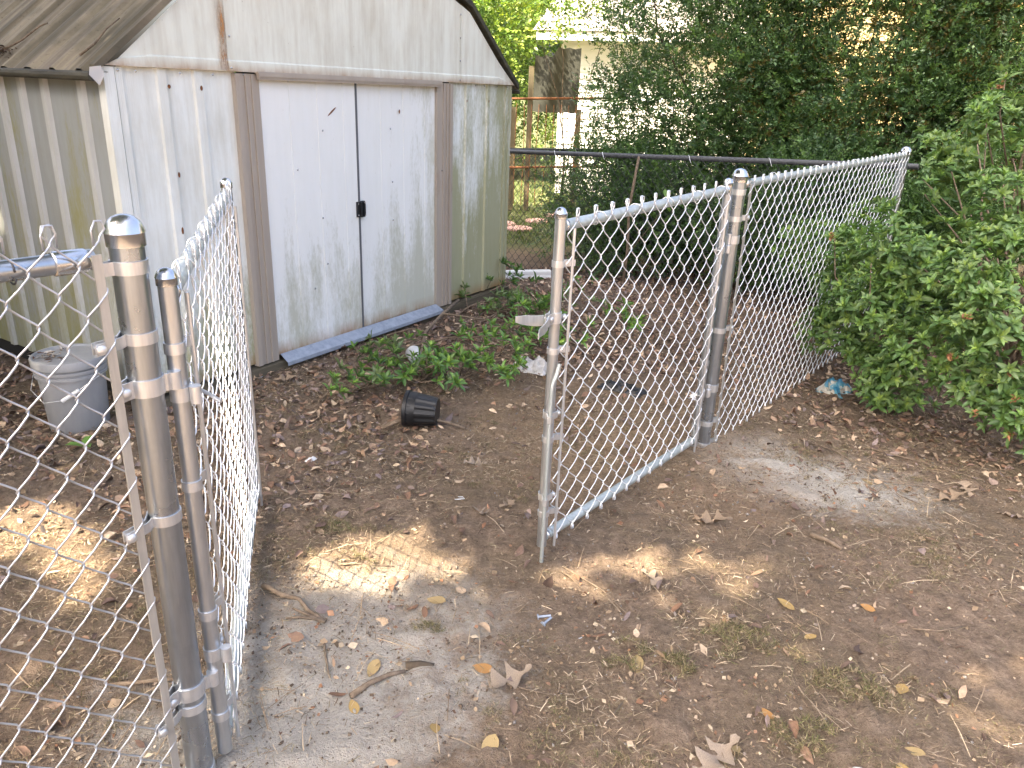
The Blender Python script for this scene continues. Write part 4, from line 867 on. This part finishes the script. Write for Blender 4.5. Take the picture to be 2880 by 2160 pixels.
stick('twig', [(1.02, 1.46, .005), (1.10, 1.40, .006), (1.16, 1.28, .004)], .0032, 'forked dry twig near the white stone', [[(1.02, 1.46, .005), (.93, 1.47, .005)]])
stick('twig', [(1.30, 2.02, .004), (1.38, 2.01, .006), (1.47, 2.04, .004)], .003, 'short pale straw coloured twig on mossy dirt')
stick('stick', [(1.16, 2.55, .01), (1.21, 2.50, .012), (1.24, 2.45, .01)], .011, 'stubby grey stick on the dusty ground')
# twigs lying on the shed roof
def on_roof(s, d): return shedM @ Vector((-.05 + s, d, 1.582 + (s + .005) * .80))
for pts, lb in (([(.02, .12), (.08, .10), (.16, .13), (.22, .115)], 'pale twig resting on the brown roof above its corner'), ([(.03, .80), (.10, .72), (.18, .70), (.20, .66)], 'dark bent twig near the leaf clump on the roof')):
    P = [on_roof(*p) + Vector((0, 0, .018)) for p in pts]; o0 = P[0]; o = MB().tube([p - o0 for p in P], np.linspace(.0055, .0025, 4), 7).build('twig', M['bark'], None, smooth=True); o.location = o0; tag(o, lb, 'twig')
n_ = 60; P = np.array([on_roof(abs(rng.normal(0, .022)), .78 + rng.normal(0, .05)) + Vector((0, 0, .02 + rng.random() * .02)) for _ in range(n_)])
v, f, c = instance(LEAF_V, LEAF_T, P, frames(rng.normal(size=(n_, 3)) * [1, 1, .4], rng.normal(0, .4, (n_, 3)) + [0, 0, 1]), np.stack([rng.uniform(.015, .035, n_)] * 3, 1), np.array([(.10, .06, .035), (.19, .12, .07), (.05, .035, .025)])[rng.integers(0, 3, n_)])
tag(obj('roof_leaf_clump', big_mesh('roof_leaf_clump', v, f, M['dry'], c)), 'dark clump of dead leaves caught at the roof edge', 'leaf clump', kind='stuff')

# two carriage bolts, washer, tie wire, brick, stone
for i, (x, y, an, lb) in enumerate([(.130, 2.005, 8, 'new zinc bolt lying on the dirt, head toward the open gate'), (.138, 1.982, 50, 'new zinc bolt lying across the first bolt')]):
    o = MB().tube([(-.016, 0, 0), (.022, 0, 0)], .0042, 10).tube([(-.021, 0, 0), (-.017, 0, 0)], .0095, 14).build('bolt', M['ramp'], None, angle=40); o.location = at(x, y, .010); o.rotation_euler = (0, R(-4), R(an)); tag(o, lb, 'bolt')
o = MB().lathe([(.006, 0), (.011, 0), (.011, .003), (.006, .003), (.006, 0)], 16).build('washer', M['strap'], None, angle=40); o.location = at(.235, 1.925, .003); tag(o, 'small bright steel nut washer on the dirt near the bolts', 'washer')
o = MB().tube([(-.02, .010, 0), (.03, .006, .004), (.038, -.006, .003), (.0, -.010, 0), (-.03, -.008, .002), (-.034, .006, .004), (-.015, .014, .006)], .0016, 6).build('tie_wire', M['wire'], None, smooth=True); o.location = at(-.21, 2.73, .006); tag(o, 'bent loop of silver tie wire on the dirt', 'wire')
o = MB().sphere((0, 0, 0), .024, 10, 7, (1.15, .9, .7)).build('stone', NT('pale_stone').base((.62, .60, .56), .8).m, None, smooth=True); o.location = at(.885, 1.425, .010); tag(o, 'pale rounded stone beside a yellow green leaf', 'stone')
for vtx in o.data.vertices: vtx.co *= 1 + .25 * float(vnoise(vtx.co.x * 90 + 3, vtx.co.y * 90 + vtx.co.z * 60))
def crumple(name, ctr, sx, sy, h, mat, seed, label, cat, nx=16, ny=12, tint=None, dz=0):
    V = []; r_ = np.random.default_rng(seed)
    for j in range(ny):
        for i in range(nx):
            u, v = i / (nx - 1) - .5, j / (ny - 1) - .5; e = max(0, 1 - (2 * abs(u)) ** 3) * max(0, 1 - (2 * abs(v)) ** 3)
            V.append(((u + .10 * float(vnoise(i * .7 + seed, j * .6))) * sx, (v + .14 * float(vnoise(i * .6, j * .7 + seed))) * sy, .006 + h * e * (.45 + 1.5 * float(vnoise(i * .55 + seed * 3, j * .55)))))
    F = [(j * nx + i, j * nx + i + 1, j * nx + nx + i + 1, j * nx + nx + i) for j in range(ny - 1) for i in range(nx - 1)]
    o = obj(name, mesh(name, V, F, mat, False)); o.location = at(*ctr, dz); o.rotation_euler = (0, 0, seed); return tag(o, label, cat)
crumple('plastic_wrapper', (1.86, 4.16), .22, .17, .075, M['wrap'], 4, 'crumpled blue and grey plastic wrapper at the foot of the bush', 'wrapper')
crumple('crumpled_bag', (.12, 4.32), .24, .20, .09, M['bag'], 9, 'crumpled dirty white plastic bag behind the drop rod', 'bag')
crumple('plastic_scrap', (.62, 4.02), .26, .14, .05, M['black'], 12, 'torn black plastic scrap behind the gate wires', 'plastic')
crumple('paper_scrap', (1.02, 3.93), .10, .08, .04, M['white'], 15, 'small white paper scrap on the sandy dirt behind the gate', 'paper')
crumple('plastic_scrap', (-1.42, 4.02), .10, .07, .02, NT('pale_blue_plastic').base((.33, .37, .45), .5).m, 17, 'small pale blue plastic scrap in the leaves by the shed', 'plastic')
o = MB().lathe([(.034, 0), (.036, .002), (.045, .10), (.046, .102), (.044, .10), (.034, .004), (.001, .003)], 22).build('plastic_cup', M['film'], None, angle=40); o.location = at(-.56, 4.22, .06); o.rotation_euler = (R(75), 0, R(200)); tag(o, 'clear plastic cup lying among the cut green branches', 'cup')
for i, (x, y) in enumerate([(-.87, 3.02), (-.17, 4.55)][:1]):
    crumple('chalky_chip', (x, y), .055, .035, .018, M['white'], 20 + i, 'small white chalky chip in the leaf litter', 'chip', 8, 6)

# ------------------------------------------------------------------ cut green branches piled by the shed door
PG = [((.115, .235, .055), (.30, .47, .09)), ((.085, .19, .05), (.24, .39, .07)), ((.15, .21, .10), (.24, .31, .14)), ((.06, .13, .04), (.16, .28, .06))]
pw_ = [big_mesh('leaf_cluster', *(lambda q: (q[0], q[1], M['leaf'], q[2]))(whorl_arrays(8, .058, 200 + i, g_, t_, (15, 75), .85))) for i, (g_, t_) in enumerate(PG)]
BR = [(-.98, 3.72, -.66, 3.82, 0, 'small leafy sprig at the near end of the green cuttings'), (-.86, 3.80, -.35, 4.05, 0, 'cut branch with fresh green leaves nearest the nursery pot'), (-.80, 3.90, -.36, 4.18, 0, 'leafy cut branch lying beside the clear plastic cup'), (-.62, 3.98, -.28, 3.90, 1, 'short leafy cut branch behind the nursery pot'),
      (-.72, 4.06, -.82, 4.18, 2, 'wilted pale green cut branch by the metal ramp'), (-.30, 4.10, .02, 4.00, 0, 'cut branch of green leaves in front of the crumpled bag'), (-.25, 4.35, .10, 4.15, 0, 'cut branch of green leaves against the crumpled bag'),
      (-.38, 4.70, .05, 4.55, 1, 'cut branch of dark leaves in the middle of the pile'), (-.22, 5.05, .30, 4.8, 0, 'long leafy cut branch behind the fork latch'), (.05, 4.65, .45, 4.55, 0, 'cut branch of green leaves just behind the gate wires'),
      (-.20, 5.45, .35, 5.25, 1, 'leafy cut branch behind the gate upright'), (-.36, 5.45, -.05, 5.75, 2, 'wilted grey green branch at the shed jamb'), (-.50, 5.75, -.40, 6.15, 3, 'dark green sprig growing against the shed wall'),
      (-.25, 6.0, .15, 6.05, 3, 'dark leafy branch in front of the downspout'), (.20, 5.65, .65, 5.55, 1, 'leafy cut branch under the old fence behind the gate'), (.45, 5.1, .85, 5.0, 0, 'cut branch lying between gate and old fence'),
      (-.22, 5.2, .1, 5.5, 2, 'pale wilted branch on top of the pile'), (.0, 5.0, .3, 5.15, 1, 'small leafy branch at the heart of the pile'), (-.5, 4.0, -.3, 4.2, 0, 'upright leafy sprig beside the metal ramp')]
for i, (x0, y0, x1, y1, k, lb) in enumerate(BR):
    b = thing('cut_branch', (x0, y0, float(gz(x0, y0))), 0, lb, 'branch'); ex, ey = x1 - x0, y1 - y0; ln = math.hypot(ex, ey); hgt = rng.uniform(.05, .12)
    pts = [np.array([ex * t + rng.normal(0, .02), ey * t + rng.normal(0, .02), .02 + hgt * math.sin(t * 2.6)]) for t in np.linspace(-.35, 1, 6)]
    MB().tube(pts, np.linspace(.009, .003, 6), 6).build('stem', M['bark'], b, smooth=True)
    for q in range(17):
        t = rng.uniform(.05, 1.05); side = rng.normal(0, .10); zz_ = .03 + hgt * math.sin(min(1, t) * 2.6) + abs(rng.normal(0, .055)); p = np.array([ex * t - ey / ln * side, ey * t + ex / ln * side, zz_])
        dv = np.array([ex / ln * .5 - ey / ln * side * 4, ey / ln * .5 + ex / ln * side * 4, .75]) + rng.normal(0, .35, 3)
        obj('leaf_cluster', pw_[k if rng.random() < .7 else int(rng.integers(0, 4))], b, p, zframe(dv, rng.uniform(0, 6)).to_euler(), rng.uniform(.9, 1.5))
        if q % 3 == 0: 
            t0 = max(0, t - .18); MB().tube([(ex * t0, ey * t0, .02 + hgt * math.sin(min(1, t0) * 2.6)), p * .6 + np.array([ex * t0, ey * t0, .03]) * .4, p], [.004, .003, .002], 5).build('stem', M['bark'], b, smooth=True)
stick('bare_branch', [(-.40, 5.25, .16), (-.48, 4.95, .14), (-.56, 4.66, .10), (-.56, 4.42, .03), (-.52, 4.25, .01)], .012, 'pale bare curved branch arching over the green cuttings', [[(-.56, 4.66, .1), (-.66, 4.72, .10), (-.80, 4.62, .08)], [(-.48, 4.95, .14), (-.2, 4.92, .12)]], cat='branch')
stick('bare_branch', [(-.80, 4.42, .03), (-.55, 4.58, .05), (-.3, 4.76, .06), (.1, 4.88, .05)], .007, 'straight brown bare branch below the green cuttings', cat='branch')
# low green leaves by the bucket
wl = thing('weed_seedling', at(-1.86, 3.02), 0, 'small broad leaved green seedling beside the bucket', 'seedling')
for a in (0, 2.1, 4.0): obj('leaf', lfm, wl, (0, 0, .02), (R(25), 0, a), .075)

# ------------------------------------------------------------------ fallen leaves, straw and moss
def oak_leaf(seed, col_):
    r_ = np.random.default_rng(seed); n = 15; V = []; ph = r_.uniform(-.3, .3); cu = r_.uniform(-.25, .25)
    for i, y in enumerate(np.linspace(0, 1, n)):
        env = .06 + .30 * math.sin(math.pi * min(1, y * 1.02)) ** .7; lob = .55 + .45 * math.cos(y * 6.28 * 3.1 + ph); cz = .10 * math.sin(y * 4.0 + seed) + .06 * math.sin(y * 9 + seed)
        wl, wr = env * lob * r_.uniform(.7, 1.1), env * lob * r_.uniform(.7, 1.1); bend = cu * (y - .5) ** 2
        V += [(-wl + bend, y + .25 * wl, cz + wl * r_.uniform(.1, .75)), (bend, y, cz), (wr + bend, y + .25 * wr, cz + wr * r_.uniform(.1, .75))]
    F = []
    for i in range(n - 1): a = i * 3; F += [(a, a + 1, a + 4, a + 3), (a + 1, a + 2, a + 5, a + 4)]
    V = np.array(V); V[:, 1] -= .5; V[:, 2] -= V[:, 2].min(); return mesh('leaf', V, F, M['dry'], True, np.tile(col_, (len(V), 1)))
def oval_leaf(seed, col_, wid=.4, curl=.12):
    r_ = np.random.default_rng(seed); n = 7; V = []
    for y in np.linspace(0, 1, n):
        w = wid * math.sin(math.pi * y ** .85) ** .8 * .5 + .004; cz = curl * math.sin(y * math.pi + seed) ; V += [(-w, y, cz + w * curl * 3), (0, y, cz), (w, y, cz + w * curl * 3)]
    F = []
    for i in range(n - 1): a = i * 3; F += [(a, a + 1, a + 4, a + 3), (a + 1, a + 2, a + 5, a + 4)]
    V = np.array(V); V[:, 1] -= .5; V[:, 2] -= V[:, 2].min(); return mesh('leaf', V, F, M['dry'], True, np.tile(col_, (len(V), 1)))
TAN = [(.31, .235, .165), (.26, .19, .125), (.25, .20, .155)]; YEL = [(.35, .235, .085), (.32, .235, .11), (.34, .18, .06)]; BRN = [(.19, .105, .062), (.23, .135, .08), (.15, .10, .075), (.25, .16, .10)]
oaks = [oak_leaf(i, TAN[i % 3]) for i in range(4)]; oakb = [oak_leaf(10 + i, BRN[i % 4]) for i in range(4)]
yels = [oval_leaf(20 + i, YEL[i % 3], .55, .07) for i in range(4)]; brns = [oval_leaf(30 + i, BRN[i % 4], .33, .14) for i in range(5)]
def fallen(me, x, y, s, rz, name, label, group, tilt=.18):
    o = obj(name, me); o.location = at(x, y, .004); o.rotation_euler = (rng.normal(0, tilt), rng.normal(0, tilt), rz); o.scale = (s,) * 3; tag(o, label, 'leaf', group)
G1, G2, G3, G4 = 'pale oak leaves on the bare dirt', 'yellow leaves on the bare dirt', 'narrow brown leaves on the bare dirt', 'brown leaves in the litter by the shed'
for x, y, s, rz in [(.02, 1.715, .15, 1.9), (.545, 1.462, .15, 2.2), (.80, 2.62, .15, 1.2), (.51, 2.22, .11, .6), (1.86, 2.86, .15, 1.5), (1.98, 2.98, .12, 3.0), (1.70, 2.92, .08, .4), (-.86, 3.72, .14, 1.0), (-1.25, 3.95, .12, 2.0), (2.05, 2.75, .12, .9), (-.15, 3.05, .10, 1.5), (-.1, 2.62, .10, .4), (.0, 2.68, .09, 2.4), (.16, 4.45, .14, .8), (.62, 4.7, .13, 1.4)]:
    fallen(oaks[int(rng.integers(0, 4))], x, y, s, rz, 'oak_leaf', 'large pale tan lobed oak leaf curled on the dirt', G1)
for x, y, s, rz in [(-.36, 1.745, .065, 2.9), (-.385, 1.595, .05, .5), (-.05, 1.765, .065, 1.3), (-.22, 1.37, .055, .2), (-.02, 1.49, .075, 2.8), (-.165, 1.54, .05, .2), (.395, 1.80, .07, 3.0), (.46, 1.99, .06, .3), (.93, 2.12, .065, .8), (1.13, 1.73, .06, 2.5), (1.06, 1.51, .055, 1.0), (.905, 1.345, .07, 2.6), (1.0, 1.44, .06, 2.9), (.60, 1.50, .05, .2), (-.215, 2.06, .07, 1.2), (1.56, 3.0, .06, .5), (1.2, 2.12, .05, 1.), (.72, 1.62, .045, .4), (.95, 1.95, .05, 2.)]:
    fallen(yels[int(rng.integers(0, 4))], x, y, s, rz, 'yellow_leaf', 'small oval yellow leaf lying flat on the bare dirt', G2, .1)
cnt = 0
while cnt < 65:
    x, y = rng.uniform(-.7, 2.1), rng.uniform(1.2, 3.3)
    if abs(x) > y * .78 + .1: continue
    fallen(brns[int(rng.integers(0, 5))], x, y, rng.uniform(.025, .065), rng.uniform(0, 6.28), 'brown_leaf', 'narrow dry brown leaf lying on the bare dirt', G3, .2); cnt += 1
cnt = 0
while cnt < 150:
    x, y = rng.uniform(-2.2, 1.2), rng.uniform(2.9, 5.8); lx = shedM.inverted() @ Vector((x, y, 0))
    if (lx.x > -.1 and lx.y > -.12) or abs(x) > y * .8 or ((x - .5) / .9) ** 2 + ((y - 3.5) / .85) ** 2 < 1: continue
    fallen((oakb + brns)[int(rng.integers(0, 9))], x, y, rng.uniform(.035, .072), rng.uniform(0, 6.28), 'dead_leaf', 'dry brown leaf in the dense litter near the shed', G4, .35); cnt += 1
def litter_density(x, y):
    d = sstep(2.5, 3.9, y + .5 * vnoise(x * 2, y * 2) + (x < -.6) * .4) * .95 + .035
    sandy = ((x - .5) / .9) ** 2 + ((y - 3.5) / .85) ** 2; d = np.where(sandy < 1, d * .22, d)
    azz = np.hypot(x - AZ[0], y - AZ[1]); d = np.where(azz < 1.75, np.maximum(d, sstep(1.75, 1.2, azz) if False else 1 - sstep(1.15, 1.75, azz)), d)
    gate_r = (x > 1.0) & (y > 3.4) & (azz > 1.5); d = np.where(gate_r, d * .6, d)
    return d
def scatter(n, x0, x1, y0, y1, dens, seed):
    r_ = np.random.default_rng(seed); x = r_.uniform(x0, x1, n); y = r_.uniform(y0, y1, n); k = r_.random(n) < dens(x, y)
    k &= np.abs(x) < y * .95 + .5
    ca, sa_ = math.cos(sa), math.sin(sa); lx = (x - SX) * ca + (y - SY) * sa_; ly = -(x - SX) * sa_ + (y - SY) * ca; k &= ~((lx > -.02) & (ly > -.02) & (lx < W_) & (ly < D_)); return x[k], y[k]
x, y = scatter(62000, -3.2, 4.2, 1.2, 7.6, litter_density, 71); n_ = len(x)
BROWN = 1.3 * np.array([(.165, .095, .06), (.21, .13, .085), (.12, .075, .055), (.26, .175, .115), (.10, .065, .05), (.19, .14, .115), (.33, .24, .16), (.17, .13, .12), (.40, .31, .22)])
P = np.stack([x, y, gz(x, y) + rng.random(n_) * .022], 1); ln = np.minimum(.055, rng.gamma(2.2, .0125, n_) + .007)
v, f, c = instance(LEAF_V * np.array([1.15, 1, 1.6]), LEAF_T, P, frames(rng.normal(size=(n_, 3)) * [1, 1, .22], rng.normal(0, .38, (n_, 3)) + [0, 0, 1]), np.stack([ln * rng.uniform(.6, 1.6, n_), ln, ln * rng.normal(0, .9, n_)], 1), BROWN[rng.integers(0, 9, n_)] * rng.uniform(.65, 1.3, (n_, 1)))
tag(obj('leaf_litter', big_mesh('leaf_litter', v, f, M['dry'], c)), 'brown leaf litter spread over the ground by the shed and bush', 'leaf litter', kind='stuff')
def blades(n, x0, x1, y0, y1, dens, seed, cols, l0, l1, w, lift):
    x, y = scatter(n, x0, x1, y0, y1, dens, seed); n_ = len(x); r_ = np.random.default_rng(seed + 1); a = r_.uniform(0, 6.28, n_); ln = r_.uniform(l0, l1, n_); d = np.stack([np.cos(a), np.sin(a), r_.normal(0, lift, n_)], 1)
    tv = np.array([(-.5, -.5, 0), (.5, -.5, 0), (.5, 0, .06), (-.5, 0, .06), (.35, .5, 0), (-.35, .5, 0)]); tf = np.array([(0, 1, 2, 3), (3, 2, 4, 5)])
    P = np.stack([x, y, gz(x, y) + .004 + r_.random(n_) * .010], 1); ww = w * r_.uniform(.6, 1.6, n_)
    return instance(tv, tf, P, frames(d, r_.normal(0, .3, (n_, 3)) + [0, 0, 1]), np.stack([ww, ln, ln], 1), np.array(cols)[r_.integers(0, len(cols), n_)] * r_.uniform(.7, 1.25, (n_, 1)))
STR = [(.48, .375, .25), (.37, .27, .17), (.25, .175, .105), (.54, .44, .31), (.18, .13, .08), (.34, .24, .15)]
sd = lambda x, y: np.clip(.34 + vnoise(x * 3, y * 3) * 1.3, 0.05, 1) * (1 - .7 * ((np.hypot((x + .5) / .6, (y - 1.7) / .5) < 1)))
v, f, c = blades(250000, -2.6, 3.4, 1.15, 5.2, sd, 81, STR + [(.10, .07, .045), (.20, .17, .09), (.25, .20, .11)], .008, .038, .0014, .16)
tag(obj('dry_straw', big_mesh('dry_straw', v, f, M['dry'], c)), 'thin dry straw and pine needles scattered over the dirt', 'straw', kind='stuff')
v, f, c = blades(2600, -2.2, 3.0, 1.2, 4.2, lambda x, y: np.full(len(x), .30), 91, STR[:3], .08, .17, .0018, .05)
tag(obj('pine_needles', big_mesh('pine_needles', v, f, M['dry'], c)), 'long fallen pine needles lying loose across the dirt', 'pine needles', kind='stuff')
# moss and dry turf patches
def tufts(spots, seed, cols, l0, l1, w):
    r_ = np.random.default_rng(seed); X_, Y_, Zb = [], [], []
    for x, y, r, k in spots: a = r_.uniform(0, 6.28, k); q = r * np.sqrt(r_.random(k)); X_.append(x + q * np.cos(a)); Y_.append(y + q * np.sin(a) * .75); Zb.append(.022 * (1 - (q / r) ** 2))
    X_, Y_, Zb = map(np.concatenate, (X_, Y_, Zb)); kk = vnoise(X_ * 26 + 3, Y_ * 26 + 8) + 6 * Zb > -.02; X_, Y_, Zb = X_[kk], Y_[kk], Zb[kk]; n_ = len(X_); d = r_.normal(0, .75, (n_, 3)); d[:, 2] = np.abs(d[:, 2]) * .6 + .25; ln = r_.uniform(l0, l1, n_)
    tv = np.array([(-.5, 0, 0), (.5, 0, 0), (.4, .6, .03), (-.4, .6, .03), (.1, 1, -.05), (-.1, 1, -.05)]); tf = np.array([(0, 1, 2, 3), (3, 2, 4, 5)])
    return instance(tv, tf, np.stack([X_, Y_, gz(X_, Y_) + Zb], 1), frames(d, r_.normal(size=(n_, 3))), np.stack([np.full(n_, w), ln, ln], 1), np.array(cols)[r_.integers(0, len(cols), n_)] * r_.uniform(.6, 1.3, (n_, 1)))
MOSS = [(.155, .135, .055), (.21, .18, .085), (.11, .095, .045), (.27, .22, .13), (.13, .135, .05), (.30, .24, .15)]
for (x, y, r, k, lb) in [(.375, 1.845, .10, 1300, 'olive green moss clump beside a pale yellow leaf'), (.50, 1.80, .07, 800, 'dark edged moss clump at the lip of bare dirt'), (.72, 1.92, .13, 1400, 'yellow green moss mat in the broken sunlight'), (-.225, 1.92, .045, 320, 'small green moss tuft on grey dusty soil'), (-.62, 2.46, .07, 420, 'brown moss tuft near the open gate end'), (.99, 1.74, .10, 700, 'green moss patch beside the yellow leaf'), (.80, 1.55, .10, 800, 'yellowish moss mat near the pale stone')]:
    v, f, c = tufts([(x, y, r, k)], int(x * 1000 + 5000), MOSS, .010, .026, .0022); o = obj('moss_clump', big_mesh('moss_clump', v - np.array([x, y, 0]), f, M['dry'], c)); o.location = (x, y, 0); tag(o, lb, 'moss')
r_ = np.random.default_rng(5); sp_ = []
while len(sp_) < 620:
    x, y = r_.uniform(-2, 2.6), r_.uniform(1.15, 3.6)
    if float(vnoise(x * 2.1 + 30, y * 2.1)) > -.02 and not (-.9 < x < -.1 and y < 2.1): sp_.append((x, y, r_.uniform(.02, .10), int(r_.uniform(30, 170))))
v, f, c = tufts(sp_, 55, MOSS + STR[1:3], .006, .017, .0015); tag(obj('turf_moss', big_mesh('turf_moss', v, f, M['dry'], c)), 'thin patchy moss and dead turf over the yard dirt', 'moss', kind='stuff')
# crumbs of soil and gravel
x, y = scatter(42000, -2.2, 2.8, 1.15, 4.6, lambda x, y: np.clip(.45 + vnoise(x * 3 + 8, y * 3) * 1.2 + .5 * (np.hypot((x + .5) / .7, (y - 1.7) / .6) < 1), .1, 1), 101); n_ = len(x); rr = np.minimum(.0062, rng.gamma(2.0, .0012, n_) + .001)
ico = np.array([(1, 0, 0), (-1, 0, 0), (0, 1, 0), (0, -1, 0), (0, 0, 1), (0, 0, -1)], float); icf = np.array([(0, 2, 4), (2, 1, 4), (1, 3, 4), (3, 0, 4), (2, 0, 5), (1, 2, 5), (3, 1, 5), (0, 3, 5)])
SOIL = np.array([(.15, .105, .072), (.19, .14, .10), (.11, .078, .055), (.24, .22, .20), (.26, .21, .16), (.13, .09, .065)])
v, f, c = instance(ico, icf, np.stack([x, y, gz(x, y) + rr * .45], 1), frames(unit(n_), unit(n_)), np.stack([rr * rng.uniform(.7, 1.5, n_), rr, rr * rng.uniform(.5, 1, n_)], 1), SOIL[rng.integers(0, 6, n_)] * rng.uniform(.8, 1.2, (n_, 1)))
tag(obj('soil_crumbs', big_mesh('soil_crumbs', v, f, M['dry'], c, smooth=True)), 'crumbs of soil and fine gravel over the yard', 'soil', kind='stuff')
x, y = scatter(30000, -2.4, 3.2, 1.15, 4.8, lambda x, y: np.clip(.42 + vnoise(x * 4 + 18, y * 4) * 1.4, .06, 1), 111); n_ = len(x); ln = rng.gamma(2.4, .0036, n_) + .003
v, f, c = instance(KITE_V, KITE_F, np.stack([x, y, gz(x, y) + .005 + rng.random(n_) * .006], 1), frames(rng.normal(size=(n_, 3)) * [1, 1, .25], rng.normal(0, .35, (n_, 3)) + [0, 0, 1]), np.stack([ln * rng.uniform(.6, 1.6, n_), ln, ln], 1), np.array(STR + [(.22, .11, .06), (.30, .17, .10), (.12, .08, .05), (.36, .28, .21)])[rng.integers(0, 10, n_)] * rng.uniform(.7, 1.2, (n_, 1)))
tag(obj('leaf_bits', big_mesh('leaf_bits', v, f, M['dry'], c)), 'tiny chips of bark and broken leaf over the dirt', 'leaf bits', kind='stuff')
# lawn beyond the fences
n_ = 26000; x = rng.uniform(-2.5, 4, n_); y = rng.uniform(8.9, 15.5, n_); d = rng.normal(0, .5, (n_, 3)); d[:, 2] = 1; ln = rng.uniform(.03, .09, n_)
v, f, c = instance(np.array([(-.5, 0, 0), (.5, 0, 0), (0, 1, 0)]), np.array([(0, 1, 2)]), np.stack([x, y, gz(x, y)], 1), frames(d, rng.normal(size=(n_, 3))), np.stack([np.full(n_, .012), ln, ln], 1), np.array([(.08, .13, .03), (.12, .17, .045), (.06, .105, .025), (.14, .16, .06)])[rng.integers(0, 4, n_)])
tag(obj('lawn_grass', big_mesh('lawn_grass', v, f, M['leaf'], c)), 'sunlit green lawn grass beyond the black fence', 'grass', kind='stuff')
